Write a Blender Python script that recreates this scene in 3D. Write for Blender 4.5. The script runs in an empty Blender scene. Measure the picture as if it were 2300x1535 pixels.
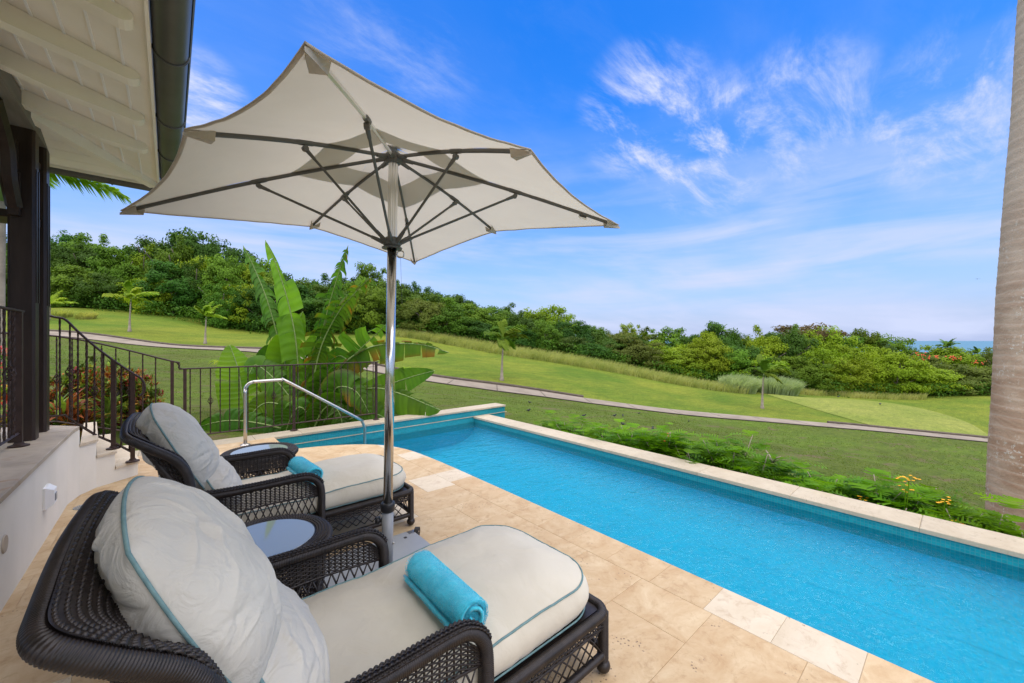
import bpy, math, random
import numpy as np
from mathutils import Vector, Matrix, noise
R = math.radians
PI = math.pi
rnd = random.Random(7)

# ------------------------------------------------------------------ camera, sky, sun, exposure
scn = bpy.context.scene
F, CX, CY, HC = 885.0, 1150.0, 765.0, 1.42        # focal length in photo pixels, horizon, eye height
AZ = R(41.02)
SA, CA = math.sin(AZ), math.cos(AZ)
cam = bpy.data.cameras.new('camera'); camo = bpy.data.objects.new('camera', cam)
scn.collection.objects.link(camo); scn.camera = camo
cam.sensor_width = 36.0; cam.lens = F / 2300 * 36; cam.clip_end = 60000; cam.clip_start = 0.05
cam.shift_y = -2.5 / 2300
camo.location = (0, 0, HC); camo.rotation_euler = (R(90), 0, -AZ)

SUN_EL, SUN_AZ = 74.0, 215.0      # azimuth: compass-like, clockwise from +Y
w = bpy.data.worlds.new('World'); scn.world = w; w.use_nodes = True
nt = w.node_tree; N = nt.nodes; L = nt.links; N.clear()
out = N.new('ShaderNodeOutputWorld'); bg = N.new('ShaderNodeBackground')
sky = N.new('ShaderNodeTexSky'); sky.sky_type = 'NISHITA'; sky.sun_disc = False
sky.sun_elevation = R(SUN_EL); sky.sun_rotation = R(SUN_AZ)
sky.air_density = 1.15; sky.dust_density = 0.6; sky.ozone_density = 2.2
bg.inputs['Strength'].default_value = 0.128
tc = N.new('ShaderNodeTexCoord')
def wn(t, **k):
    n = N.new(t)
    for a, b in k.items(): setattr(n, a, b)
    return n
sep = wn('ShaderNodeSeparateXYZ'); L.new(tc.outputs['Generated'], sep.inputs[0])
def wmath(op, a, b=None, clamp=False):
    n = wn('ShaderNodeMath', operation=op); n.use_clamp = clamp
    for i, v in enumerate((a, b)):
        if v is None: continue
        if isinstance(v, (int, float)): n.inputs[i].default_value = v
        else: L.new(v, n.inputs[i])
    return n.outputs[0]
zc = wmath('ADD', wmath('MAXIMUM', sep.outputs[2], 0.0), 0.16)
comb = wn('ShaderNodeCombineXYZ')
L.new(wmath('DIVIDE', sep.outputs[0], zc), comb.inputs[0]); L.new(wmath('DIVIDE', sep.outputs[1], zc), comb.inputs[1])
def wnoise(scale, detail, rough, dist, vec):
    n = wn('ShaderNodeTexNoise'); n.inputs['Scale'].default_value = scale; n.inputs['Detail'].default_value = detail
    n.inputs['Roughness'].default_value = rough; n.inputs['Distortion'].default_value = dist; L.new(vec, n.inputs['Vector']); return n.outputs['Fac']
def wmap(vec, rot, sc):
    m = wn('ShaderNodeMapping'); L.new(vec, m.inputs['Vector']); m.inputs['Rotation'].default_value = rot; m.inputs['Scale'].default_value = sc; return m.outputs[0]
def wramp(v, a, b):
    n = wn('ShaderNodeMapRange', interpolation_type='SMOOTHSTEP'); L.new(v, n.inputs[0]); n.inputs[1].default_value = a; n.inputs[2].default_value = b; return n.outputs[0]
wisp = wramp(wnoise(2.6, 12, 0.68, 0.35, wmap(comb.outputs[0], (0, 0, R(-20)), (0.9, 2.0, 1))), 0.42, 0.80)
soft = wramp(wnoise(0.5, 5, 0.5, 0.3, wmap(comb.outputs[0], (0, 0, R(55)), (1.0, 2.2, 1))), 0.40, 0.80)
def blob(px, py, c0, c1):
    v = Vector((SA, CA, 0)) + Vector((CA, -SA, 0)) * ((px - CX) / F) + Vector((0, 0, 1)) * ((CY - py) / F); v.normalize()
    d = wn('ShaderNodeVectorMath', operation='DOT_PRODUCT'); L.new(tc.outputs['Generated'], d.inputs[0]); d.inputs[1].default_value = v
    return wramp(d.outputs['Value'], math.cos(R(c0)), math.cos(R(c1)))
blobs = wmath('MAXIMUM', wmath('MAXIMUM', blob(1450, 255, 9, 2), blob(1590, 330, 9, 2)), wmath('MAXIMUM', wmath('MAXIMUM', wmath('MULTIPLY', blob(1790, 255, 8, 2), 0.7), wmath('MULTIPLY', blob(2130, 250, 8, 1), 0.7)), wmath('MULTIPLY', blob(430, 230, 6, 2), 0.8)))
blobs = wmath('MAXIMUM', blobs, wmath('MULTIPLY', blob(900, 60, 12, 2), 0.22))
lowband = wramp(sep.outputs[2], 0.42, 0.02)
cl = wmath('ADD', wmath('MULTIPLY', wisp, wmath('ADD', wmath('MULTIPLY', blobs, 1.6), 0.06)), wmath('MULTIPLY', soft, wmath('ADD', wmath('MULTIPLY', lowband, 0.70), wmath('ADD', wmath('MULTIPLY', blobs, 0.45), 0.16))), clamp=True)
bandv = wn('ShaderNodeCombineXYZ'); L.new(sep.outputs[0], bandv.inputs[0]); L.new(sep.outputs[1], bandv.inputs[1]); L.new(wmath('MULTIPLY', sep.outputs[2], 7.0), bandv.inputs[2])
bands = wramp(wnoise(2.2, 7, 0.55, 0.5, bandv.outputs[0]), 0.36, 0.70)
cl = wmath('ADD', cl, wmath('MULTIPLY', bands, wmath('MULTIPLY', wramp(sep.outputs[2], 0.52, 0.14), 0.72)), clamp=True)
hs = wn('ShaderNodeHueSaturation'); hs.inputs['Saturation'].default_value = 1.45; hs.inputs['Value'].default_value = 1.25; L.new(sky.outputs[0], hs.inputs['Color'])
tint = wn('ShaderNodeMixRGB', blend_type='MULTIPLY'); tint.inputs[0].default_value = 1; tint.inputs[2].default_value = (0.70, 0.90, 1.28, 1); L.new(hs.outputs[0], tint.inputs[1])
mixc = wn('ShaderNodeMixRGB'); L.new(cl, mixc.inputs[0]); L.new(tint.outputs[0], mixc.inputs[1]); mixc.inputs[2].default_value = (3.9, 4.35, 5.9, 1)
lowh = wmath('POWER', wmath('SUBTRACT', 1.0, wmath('MINIMUM', wmath('MULTIPLY', wmath('MAXIMUM', sep.outputs[2], 0.0), 2.0), 1.0)), 1.6)
mixh = wn('ShaderNodeMixRGB'); L.new(wmath('MULTIPLY', lowh, 0.97), mixh.inputs[0]); L.new(tint.outputs[0], mixh.inputs[1]); mixh.inputs[2].default_value = (2.55, 3.08, 4.85, 1); L.new(mixh.outputs[0], mixc.inputs[1])
L.new(mixc.outputs[0], bg.inputs['Color']); L.new(bg.outputs[0], out.inputs[0])

sl = bpy.data.lights.new('sun', 'SUN'); sl.energy = 5.0; sl.angle = R(125); sl.color = (1.0, 0.87, 0.63)
so = bpy.data.objects.new('sun', sl); scn.collection.objects.link(so)
so.rotation_euler = (R(90 - SUN_EL), 0, R(180 - SUN_AZ))
scn.view_settings.view_transform = 'Standard'; scn.view_settings.look = 'None'
scn.view_settings.gamma = 1.0; scn.view_settings.exposure = 0.42
scn.render.engine = 'CYCLES'
scn.cycles.max_bounces = 8; scn.cycles.transparent_max_bounces = 12

# ------------------------------------------------------------------ pixel <-> world helpers (surveying the photo)
def W(px, py, d):
    l = (px - CX) / F * d
    return Vector((d * SA + l * CA, d * CA - l * SA, HC - (py - CY) / F * d))
def G(px, py, z):
    return W(px, py, (HC - z) * F / (py - CY))
def depth_of(x, y): return x * SA + y * CA

# ------------------------------------------------------------------ mesh + object helpers
col = scn.collection
class MB:
    def __init__(s): s.v = []; s.f = []; s.c = None
    def add(s, vs, fs):
        o = len(s.v); s.v.extend([tuple(v) for v in vs]); s.f.extend([tuple(i + o for i in f) for f in fs]); return s
    def box(s, c, d, rz=0, ch=0.0):
        x, y, z = d[0] / 2, d[1] / 2, d[2] / 2
        cs, sn = math.cos(rz), math.sin(rz)
        if ch <= 0:
            P = [(a * x, b * y, e * z) for e in (-1, 1) for a, b in ((-1, -1), (1, -1), (1, 1), (-1, 1))]
            Fc = [(3, 2, 1, 0), (4, 5, 6, 7), (0, 1, 5, 4), (1, 2, 6, 5), (2, 3, 7, 6), (3, 0, 4, 7)]
        else:
            P = []
            for e, q in ((-z, ch), (-z + ch, 0), (z - ch, 0), (z, ch)):
                for a, b in ((-1, -1), (1, -1), (1, 1), (-1, 1)):
                    k = [(a * (x - q), b * (y - q - ch if q == 0 else y - q - ch * .0)), ]
                    P.append((a * (x - q), b * (y - q), e))
            Fc = [(3, 2, 1, 0), (12, 13, 14, 15)]
            for r_ in range(3):
                for i in range(4): Fc.append((r_ * 4 + i, r_ * 4 + (i + 1) % 4, r_ * 4 + 4 + (i + 1) % 4, r_ * 4 + 4 + i))
        s.add([(c[0] + p[0] * cs - p[1] * sn, c[1] + p[0] * sn + p[1] * cs, c[2] + p[2]) for p in P], Fc); return s
    def prism(s, poly, z0, z1):
        n = len(poly)
        s.add([(p[0], p[1], z0) for p in poly] + [(p[0], p[1], z1) for p in poly],
              [tuple(range(n))[::-1], tuple(range(n, 2 * n))] + [(i, (i + 1) % n, n + (i + 1) % n, n + i) for i in range(n)]); return s
    def tube(s, pts, r, n=8, closed=False, cap=True, flat=1.0, up=None):
        pts = [Vector(p) for p in pts]; m = len(pts)
        rr = r if callable(r) else (lambda i: r)
        T = []
        for i in range(m):
            a = pts[(i - 1) % m] if (closed or i > 0) else pts[i]
            b = pts[(i + 1) % m] if (closed or i < m - 1) else pts[i]
            t = b - a; T.append(t.normalized() if t.length > 1e-9 else Vector((0, 0, 1)))
        u = Vector(up) if up else (Vector((0, 0, 1)) if abs(T[0].z) < 0.9 else Vector((1, 0, 0)))
        V = []
        for i in range(m):
            u = (u - T[i] * u.dot(T[i]))
            if u.length < 1e-6: u = T[i].orthogonal()
            u.normalize(); b = T[i].cross(u); ra = rr(i)
            for k in range(n):
                a = 2 * PI * k / n
                V.append(pts[i] + u * (math.cos(a) * ra * flat) + b * (math.sin(a) * ra))
        Fc = []
        for i in range(m if closed else m - 1):
            j = (i + 1) % m
            for k in range(n): Fc.append((i * n + k, i * n + (k + 1) % n, j * n + (k + 1) % n, j * n + k))
        if cap and not closed: Fc += [tuple(range(n))[::-1], tuple(range((m - 1) * n, m * n))]
        s.add(V, Fc); return s
    def sphere(s, c, r, nu=10, nv=7, sc=(1, 1, 1)):
        V = [(c[0], c[1], c[2] - r * sc[2])]
        for j in range(1, nv):
            p = PI * j / nv
            for i in range(nu):
                a = 2 * PI * i / nu
                V.append((c[0] + r * sc[0] * math.sin(p) * math.cos(a), c[1] + r * sc[1] * math.sin(p) * math.sin(a), c[2] - r * sc[2] * math.cos(p)))
        V.append((c[0], c[1], c[2] + r * sc[2])); e = len(V) - 1; Fc = []
        for i in range(nu):
            Fc.append((0, 1 + (i + 1) % nu, 1 + i)); Fc.append((e, e - nu + i, e - nu + (i + 1) % nu))
        for j in range(nv - 2):
            for i in range(nu): Fc.append((1 + j * nu + i, 1 + j * nu + (i + 1) % nu, 1 + (j + 1) * nu + (i + 1) % nu, 1 + (j + 1) * nu + i))
        s.add(V, Fc); return s
    def grid(s, fn, nu, nv, closeu=False):
        V = [fn(i / (nu if closeu else nu - 1), j / (nv - 1)) for j in range(nv) for i in range(nu)]
        Fc = [(j * nu + i, j * nu + (i + 1) % nu, (j + 1) * nu + (i + 1) % nu, (j + 1) * nu + i) for j in range(nv - 1) for i in range(nu if closeu else nu - 1)]
        s.add(V, Fc); return s
    def lathe(s, prof, c=(0, 0, 0), n=24):
        V = [(c[0] + r_ * math.cos(2 * PI * k / n), c[1] + r_ * math.sin(2 * PI * k / n), c[2] + z) for r_, z in prof for k in range(n)]
        Fc = [(j * n + k, j * n + (k + 1) % n, (j + 1) * n + (k + 1) % n, (j + 1) * n + k) for j in range(len(prof) - 1) for k in range(n)]
        s.add(V, Fc); return s
    def mesh(s, name, m=None, smooth=False):
        me = bpy.data.meshes.new(name); me.from_pydata(s.v, [], s.f)
        if m: me.materials.append(m)
        if smooth: me.polygons.foreach_set('use_smooth', [True] * len(me.polygons))
        if s.c is not None:
            at = me.color_attributes.new('tone', 'FLOAT_COLOR', 'POINT')
            at.data.foreach_set('color', np.array(s.c, dtype=np.float32).ravel())
        me.update(); return me
    def build(s, name, m=None, parent=None, smooth=False, **kw):
        return link(name, s.mesh(name, m, smooth), parent, **kw)
def link(name, me, parent=None, **kw):
    o = bpy.data.objects.new(name, me); col.objects.link(o)
    if parent is not None: o.parent = parent
    for k, v in kw.items(): o[k] = v
    return o
def thing(name, label, cat, loc=(0, 0, 0), rz=0, group=None):
    o = bpy.data.objects.new(name, None); col.objects.link(o); o.location = loc; o.rotation_euler = (0, 0, rz)
    o.empty_display_size = 0.1
    o['label'] = label; o['category'] = cat
    if group: o['group'] = group
    return o
def tag(o, label, cat, group=None, kind=None):
    o['label'] = label; o['category'] = cat
    if group: o['group'] = group
    if kind: o['kind'] = kind
    return o
def children(o): return [c for c in ALLC.get(o.name, [])]
def copy_tree(o, parent=None, kids=None):
    c = o.copy(); col.objects.link(c)
    if parent is not None: c.parent = parent
    for ch in [k for k in list(col.objects) if k.parent == o]: copy_tree(ch, c)
    return c
def smoothpath(P, n=8, closed=False):
    P = [Vector(p) for p in P]; m = len(P); out_ = []
    for i in range(m if closed else m - 1):
        if closed: a, b, c, d = P[(i - 1) % m], P[i], P[(i + 1) % m], P[(i + 2) % m]
        else: a, b, c, d = P[max(i - 1, 0)], P[i], P[i + 1], P[min(i + 2, m - 1)]
        for k in range(n):
            t = k / n; t2 = t * t; t3 = t2 * t
            out_.append(0.5 * ((2 * b) + (c - a) * t + (2 * a - 5 * b + 4 * c - d) * t2 + (-a + 3 * b - 3 * c + d) * t3))
    if not closed: out_.append(P[-1])
    return out_
def resample(P, step=None, n=None, closed=False):
    P = [Vector(p) for p in P]
    if closed: P = P + [P[0]]
    D = [0]
    for a, b in zip(P, P[1:]): D.append(D[-1] + (b - a).length)
    if n is None: n = max(2, int(D[-1] / step) + 1)
    o_ = []; j = 0
    for i in range(n):
        t = D[-1] * i / (n if closed else n - 1)
        while j < len(D) - 2 and D[j + 1] < t: j += 1
        k = (t - D[j]) / max(D[j + 1] - D[j], 1e-9); o_.append(P[j].lerp(P[j + 1], k))
    return o_

# ------------------------------------------------------------------ materials
def newmat(name):
    m = bpy.data.materials.new(name); m.use_nodes = True; n = m.node_tree.nodes; l = m.node_tree.links
    return m, n, l, n['Principled BSDF']
def mkmat(name, c1, c2=None, scale=5, rough=0.6, bump=0.0, bscale=None, detail=6, metal=0.0, coord='Object', c3=None, scale3=40, t3=(0.6, 0.75),
          stretch=None, spec=0.5, sheen=0, dist=0.0, lo=0.35, hi=0.65, objvar=0.0, bdist=0.01):
    m, n, l, b = newmat(name)
    b.inputs['Roughness'].default_value = rough; b.inputs['Metallic'].default_value = metal; b.inputs['Specular IOR Level'].default_value = spec
    if sheen: b.inputs['Sheen Weight'].default_value = sheen
    t = n.new('ShaderNodeTexCoord'); vec = t.outputs[coord]
    if coord == 'World':
        pass
    if stretch:
        mp = n.new('ShaderNodeMapping'); mp.inputs['Scale'].default_value = stretch; l.new(vec, mp.inputs['Vector']); vec = mp.outputs[0]
    def nz(sc, dt=detail):
        x = n.new('ShaderNodeTexNoise'); x.inputs['Scale'].default_value = sc; x.inputs['Detail'].default_value = dt; x.inputs['Roughness'].default_value = 0.6
        x.inputs['Distortion'].default_value = dist; l.new(vec, x.inputs['Vector']); return x
    cout = None
    if c2:
        x = nz(scale); r_ = n.new('ShaderNodeValToRGB'); r_.color_ramp.elements[0].position = lo; r_.color_ramp.elements[1].position = hi
        r_.color_ramp.elements[0].color = (*c1, 1); r_.color_ramp.elements[1].color = (*c2, 1); l.new(x.outputs['Fac'], r_.inputs[0]); cout = r_.outputs[0]
        if c3:
            y = nz(scale3); q = n.new('ShaderNodeMapRange'); q.inputs[1].default_value = t3[0]; q.inputs[2].default_value = t3[1]; l.new(y.outputs['Fac'], q.inputs[0])
            mx = n.new('ShaderNodeMixRGB'); l.new(q.outputs[0], mx.inputs[0]); l.new(cout, mx.inputs[1]); mx.inputs[2].default_value = (*c3, 1); cout = mx.outputs[0]
    else:
        rg = n.new('ShaderNodeRGB'); rg.outputs[0].default_value = (*c1, 1); cout = rg.outputs[0]
    if objvar:
        oi = n.new('ShaderNodeObjectInfo'); h = n.new('ShaderNodeHueSaturation'); l.new(cout, h.inputs['Color'])
        q = n.new('ShaderNodeMapRange'); q.inputs[3].default_value = 1 - objvar; q.inputs[4].default_value = 1 + objvar; l.new(oi.outputs['Random'], q.inputs[0]); l.new(q.outputs[0], h.inputs['Value'])
        cout = h.outputs[0]
    l.new(cout, b.inputs['Base Color'])
    if bump:
        x = nz(bscale or scale * 4); bp = n.new('ShaderNodeBump'); bp.inputs['Strength'].default_value = bump; bp.inputs['Distance'].default_value = bdist
        l.new(x.outputs['Fac'], bp.inputs['Height']); l.new(bp.outputs[0], b.inputs['Normal'])
    return m
def leafmat(name, ca, cb, trans=0.35, rough=0.62, attr=False, nscale=1.0, hv=0.03, vv=0.3, spec=0.12):
    """foliage: colour varies per object and over space; part of the light passes through"""
    m, n, l, b = newmat(name)
    oi = n.new('ShaderNodeObjectInfo'); t = n.new('ShaderNodeTexCoord')
    x = n.new('ShaderNodeTexNoise'); x.inputs['Scale'].default_value = nscale; x.inputs['Detail'].default_value = 4; l.new(t.outputs['Object'], x.inputs['Vector'])
    r_ = n.new('ShaderNodeValToRGB'); r_.color_ramp.elements[0].position = 0.35; r_.color_ramp.elements[1].position = 0.66
    r_.color_ramp.elements[0].color = (*ca, 1); r_.color_ramp.elements[1].color = (*cb, 1); l.new(x.outputs['Fac'], r_.inputs[0]); c = r_.outputs[0]
    if attr:
        a = n.new('ShaderNodeVertexColor'); a.layer_name = 'tone'; mx = n.new('ShaderNodeMixRGB'); mx.blend_type = 'MULTIPLY' if attr == 'mul' else 'MIX'
        mx.inputs[0].default_value = 1.0; l.new(c, mx.inputs[1]); l.new(a.outputs[0], mx.inputs[2]); c = mx.outputs[0]
    h = n.new('ShaderNodeHueSaturation'); l.new(c, h.inputs['Color'])
    q = n.new('ShaderNodeMapRange'); q.inputs[3].default_value = 0.5 - hv; q.inputs[4].default_value = 0.5 + hv; l.new(oi.outputs['Random'], q.inputs[0]); l.new(q.outputs[0], h.inputs['Hue'])
    mm = n.new('ShaderNodeMath'); mm.operation = 'MULTIPLY'; mm.inputs[1].default_value = 7.31; l.new(oi.outputs['Random'], mm.inputs[0])
    fr = n.new('ShaderNodeMath'); fr.operation = 'FRACT'; l.new(mm.outputs[0], fr.inputs[0])
    q2 = n.new('ShaderNodeMapRange'); q2.inputs[3].default_value = 1 - vv; q2.inputs[4].default_value = 1 + vv; l.new(fr.outputs[0], q2.inputs[0]); l.new(q2.outputs[0], h.inputs['Value'])
    c = h.outputs[0]
    l.new(c, b.inputs['Base Color']); b.inputs['Roughness'].default_value = rough; b.inputs['Specular IOR Level'].default_value = spec
    tr = n.new('ShaderNodeBsdfTranslucent'); br = n.new('ShaderNodeMixRGB'); br.blend_type = 'MULTIPLY'; br.inputs[0].default_value = 1; br.inputs[2].default_value = (1.25, 1.3, 0.6, 1)
    l.new(c, br.inputs[1]); l.new(br.outputs[0], tr.inputs['Color'])
    ms = n.new('ShaderNodeMixShader'); ms.inputs[0].default_value = trans; l.new(b.outputs[0], ms.inputs[1]); l.new(tr.outputs[0], ms.inputs[2])
    l.new(ms.outputs[0], n['Material Output'].inputs['Surface'])
    return m
M = {}
def travertine(name, c1, c2, c3, var=0.1):
    m, n, l, b = newmat(name); b.inputs['Roughness'].default_value = 0.62; b.inputs['Specular IOR Level'].default_value = 0.35
    t = n.new('ShaderNodeTexCoord'); g = n.new('ShaderNodeNewGeometry'); oi = n.new('ShaderNodeObjectInfo')
    off = n.new('ShaderNodeVectorMath'); off.operation = 'SCALE'; l.new(oi.outputs['Random'], off.inputs['Scale']); off.inputs[0].default_value = (31, 17, 9)
    ad = n.new('ShaderNodeVectorMath'); l.new(g.outputs['Position'], ad.inputs[0]); l.new(off.outputs[0], ad.inputs[1]); vec = ad.outputs[0]
    def nz(sc, d, dist=0, rough=0.6, st=None):
        v = vec
        if st:
            mp = n.new('ShaderNodeMapping'); mp.inputs['Scale'].default_value = st; l.new(v, mp.inputs[0]); v = mp.outputs[0]
        x = n.new('ShaderNodeTexNoise'); x.inputs['Scale'].default_value = sc; x.inputs['Detail'].default_value = d; x.inputs['Distortion'].default_value = dist; x.inputs['Roughness'].default_value = rough
        l.new(v, x.inputs['Vector']); return x.outputs['Fac']
    r_ = n.new('ShaderNodeValToRGB'); E = r_.color_ramp.elements; E[0].position = 0.33; E[1].position = 0.68; E[0].color = (*c2, 1); E[1].color = (*c1, 1)
    e = E.new(0.52); e.color = tuple((a + b_) / 2 for a, b_ in zip(c1, c2)) + (1,); l.new(nz(3.6, 10, 0.5, 0.72, (1, 1.35, 1)), r_.inputs[0])
    q = n.new('ShaderNodeMapRange'); q.inputs[1].default_value = 0.52; q.inputs[2].default_value = 0.80; l.new(nz(13, 9, 0.6, 0.75), q.inputs[0])
    mx = n.new('ShaderNodeMixRGB'); l.new(q.outputs[0], mx.inputs[0]); l.new(r_.outputs[0], mx.inputs[1]); mx.inputs[2].default_value = (*c3, 1)
    # pits: small dark holes, clustered
    vo = n.new('ShaderNodeTexVoronoi'); vo.inputs['Scale'].default_value = 55; l.new(vec, vo.inputs['Vector'])
    p1 = n.new('ShaderNodeMapRange'); p1.inputs[1].default_value = 0.28; p1.inputs[2].default_value = 0.12; l.new(vo.outputs['Distance'], p1.inputs[0])
    p2 = n.new('ShaderNodeMapRange'); p2.inputs[1].default_value = 0.585; p2.inputs[2].default_value = 0.64; l.new(nz(5, 6, 0.5), p2.inputs[0])
    pm = n.new('ShaderNodeMath'); pm.operation = 'MULTIPLY'; l.new(p1.outputs[0], pm.inputs[0]); l.new(p2.outputs[0], pm.inputs[1])
    mx2 = n.new('ShaderNodeMixRGB'); l.new(pm.outputs[0], mx2.inputs[0]); l.new(mx.outputs[0], mx2.inputs[1]); mx2.inputs[2].default_value = (0.16, 0.11, 0.07, 1)
    h = n.new('ShaderNodeHueSaturation'); q3 = n.new('ShaderNodeMapRange'); q3.inputs[3].default_value = 1 - var; q3.inputs[4].default_value = 1 + var
    l.new(oi.outputs['Random'], q3.inputs[0]); l.new(q3.outputs[0], h.inputs['Value']); l.new(mx2.outputs[0], h.inputs['Color']); l.new(h.outputs[0], b.inputs['Base Color'])
    sb = n.new('ShaderNodeMath'); sb.operation = 'SUBTRACT'; l.new(nz(40, 6), sb.inputs[0]); l.new(pm.outputs[0], sb.inputs[1])
    bp = n.new('ShaderNodeBump'); bp.inputs['Strength'].default_value = 0.35; bp.inputs['Distance'].default_value = 0.004; l.new(sb.outputs[0], bp.inputs['Height']); l.new(bp.outputs[0], b.inputs['Normal'])
    return m
M['trav'] = travertine('travertine', (0.63, 0.495, 0.305), (0.47, 0.31, 0.155), (0.34, 0.20, 0.085), 0.02)
M['trav_pale'] = travertine('travertine_pale', (0.66, 0.575, 0.435), (0.57, 0.475, 0.33), (0.40, 0.28, 0.17), 0.04)
M['coping'] = travertine('travertine_coping', (0.50, 0.435, 0.315), (0.42, 0.35, 0.24), (0.30, 0.25, 0.17), 0.05)
M['grout'] = mkmat('grout', (0.60, 0.48, 0.32), (0.50, 0.39, 0.26), 6, 0.9)
M['stonecap'] = mkmat('terrace_stone', (0.52, 0.44, 0.33), (0.35, 0.29, 0.22), 2.5, 0.6, 0.2, 30, c3=(0.34, 0.19, 0.10), scale3=5, t3=(0.6, 0.75), dist=1.0)
M['stucco'] = mkmat('white_stucco', (0.84, 0.79, 0.68), (0.73, 0.69, 0.58), 1.6, 0.85, 0.25, 90, c3=(0.33, 0.30, 0.24), scale3=2.3, t3=(0.66, 0.85), stretch=(1, 1, 0.5), bdist=0.004)
M['white'] = mkmat('white_paint', (0.90, 0.85, 0.74), (0.84, 0.79, 0.68), 3, 0.6, 0.15, 120, bdist=0.002)
M['batten'] = mkmat('bright_white_paint', (0.86, 0.86, 0.84), rough=0.5)
M['gutter'] = mkmat('green_black_metal', (0.058, 0.058, 0.054), (0.085, 0.085, 0.078), 3, 0.42, 0.2, 160, spec=0.5, bdist=0.001)
M['wood'] = mkmat('dark_stained_wood', (0.022, 0.013, 0.010), (0.040, 0.025, 0.019), 3, 0.45, 0.25, 60, stretch=(6, 6, 0.7), spec=0.25, bdist=0.002)
M['beamgrey'] = mkmat('weathered_beam_paint', (0.20, 0.18, 0.155), (0.13, 0.115, 0.10), 3, 0.6, 0.2, 50, stretch=(6, .6, 6), bdist=0.002)
M['iron'] = mkmat('brown_painted_iron', (0.060, 0.036, 0.028), (0.040, 0.024, 0.019), 14, 0.5, 0.2, 90, spec=0.22, bdist=0.001)
M['steel'] = mkmat('brushed_steel', (0.52, 0.50, 0.46), rough=0.30, metal=1.0)
M['chrome'] = mkmat('polished_pole', (0.66, 0.64, 0.60), rough=0.17, metal=1.0)
M['alu'] = mkmat('fluted_aluminium', (0.75, 0.74, 0.71), rough=0.28, metal=0.9)
M['greypaint'] = mkmat('grey_powder_coat', (0.30, 0.32, 0.33), (0.27, 0.285, 0.30), 5, 0.42, 0.1, 200, bdist=0.001)
M['black'] = mkmat('black_plastic', (0.018, 0.018, 0.019), rough=0.4)
M['frame'] = mkmat('grey_umbrella_frame', (0.095, 0.092, 0.08), rough=0.45)
M['wicker'] = mkmat('dark_wicker', (0.013, 0.010, 0.009), (0.028, 0.021, 0.018), 30, 0.38, spec=0.4)
M['rubber'] = mkmat('rubber', (0.015, 0.015, 0.015), rough=0.6)
M['piping'] = mkmat('teal_piping', (0.16, 0.27, 0.27), (0.11, 0.20, 0.205), 30, 0.8, 0.4, 400, bdist=0.001)
def fabric(name, c1, c2, trans=0.0, tcol=None, bscale=2.2, bs=0.5):
    m, n, l, b = newmat(name); b.inputs['Roughness'].default_value = 0.9; b.inputs['Specular IOR Level'].default_value = 0.2; b.inputs['Sheen Weight'].default_value = 0.15
    t = n.new('ShaderNodeTexCoord')
    def nz(sc, d, dist=0):
        x = n.new('ShaderNodeTexNoise'); x.inputs['Scale'].default_value = sc; x.inputs['Detail'].default_value = d; x.inputs['Distortion'].default_value = dist; l.new(t.outputs['Object'], x.inputs['Vector']); return x.outputs['Fac']
    r_ = n.new('ShaderNodeValToRGB'); r_.color_ramp.elements[0].position = 0.4; r_.color_ramp.elements[1].position = 0.62; r_.color_ramp.elements[0].color = (*c1, 1); r_.color_ramp.elements[1].color = (*c2, 1)
    l.new(nz(2.6, 7, 0.4), r_.inputs[0])
    # a few small specks and stains
    q = n.new('ShaderNodeMapRange'); q.inputs[1].default_value = 0.74; q.inputs[2].default_value = 0.80; l.new(nz(70, 2), q.inputs[0])
    mx = n.new('ShaderNodeMixRGB'); sc_ = n.new('ShaderNodeMath'); sc_.operation = 'MULTIPLY'; sc_.inputs[1].default_value = 0.22; l.new(q.outputs[0], sc_.inputs[0]); l.new(sc_.outputs[0], mx.inputs[0])
    l.new(r_.outputs[0], mx.inputs[1]); mx.inputs[2].default_value = (0.28, 0.24, 0.18, 1); l.new(mx.outputs[0], b.inputs['Base Color'])
    bp = n.new('ShaderNodeBump'); bp.inputs['Strength'].default_value = bs; bp.inputs['Distance'].default_value = 0.02; l.new(nz(bscale, 4, 1.8), bp.inputs['Height'])
    bp2 = n.new('ShaderNodeBump'); bp2.inputs['Strength'].default_value = 0.15; bp2.inputs['Distance'].default_value = 0.001; l.new(nz(420, 2), bp2.inputs['Height']); l.new(bp.outputs[0], bp2.inputs['Normal']); l.new(bp2.outputs[0], b.inputs['Normal'])
    if trans:
        tr = n.new('ShaderNodeBsdfTranslucent'); tr.inputs['Color'].default_value = (*(tcol or c1), 1); ms = n.new('ShaderNodeMixShader'); ms.inputs[0].default_value = trans
        l.new(b.outputs[0], ms.inputs[1]); l.new(tr.outputs[0], ms.inputs[2]); l.new(ms.outputs[0], n['Material Output'].inputs['Surface'])
    return m
M['cushion'] = fabric('cushion_cloth', (0.56, 0.515, 0.41), (0.62, 0.575, 0.465), bscale=5, bs=0.35)
M['pillow'] = fabric('pillow_cloth', (0.50, 0.475, 0.41), (0.565, 0.54, 0.465), bscale=9, bs=0.65)
M['canopy'] = fabric('canopy_cloth', (0.58, 0.54, 0.455), (0.64, 0.60, 0.51), 0.42, (0.56, 0.515, 0.42), bscale=3.0, bs=0.18)
M['hem'] = fabric('canopy_hem', (0.56, 0.50, 0.41), (0.50, 0.44, 0.36), 0.3, (0.5, 0.42, 0.33), bscale=6)
M['towel'] = mkmat('turquoise_terry', (0.030, 0.50, 0.66), (0.060, 0.62, 0.78), 14, 0.95, 0.9, 260, sheen=0.5, bdist=0.004, spec=0.1)
M['towelband'] = mkmat('turquoise_flat_weave', (0.05, 0.36, 0.46), (0.07, 0.40, 0.50), 60, 0.9, 0.3, 300, bdist=0.001, spec=0.1)
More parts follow.
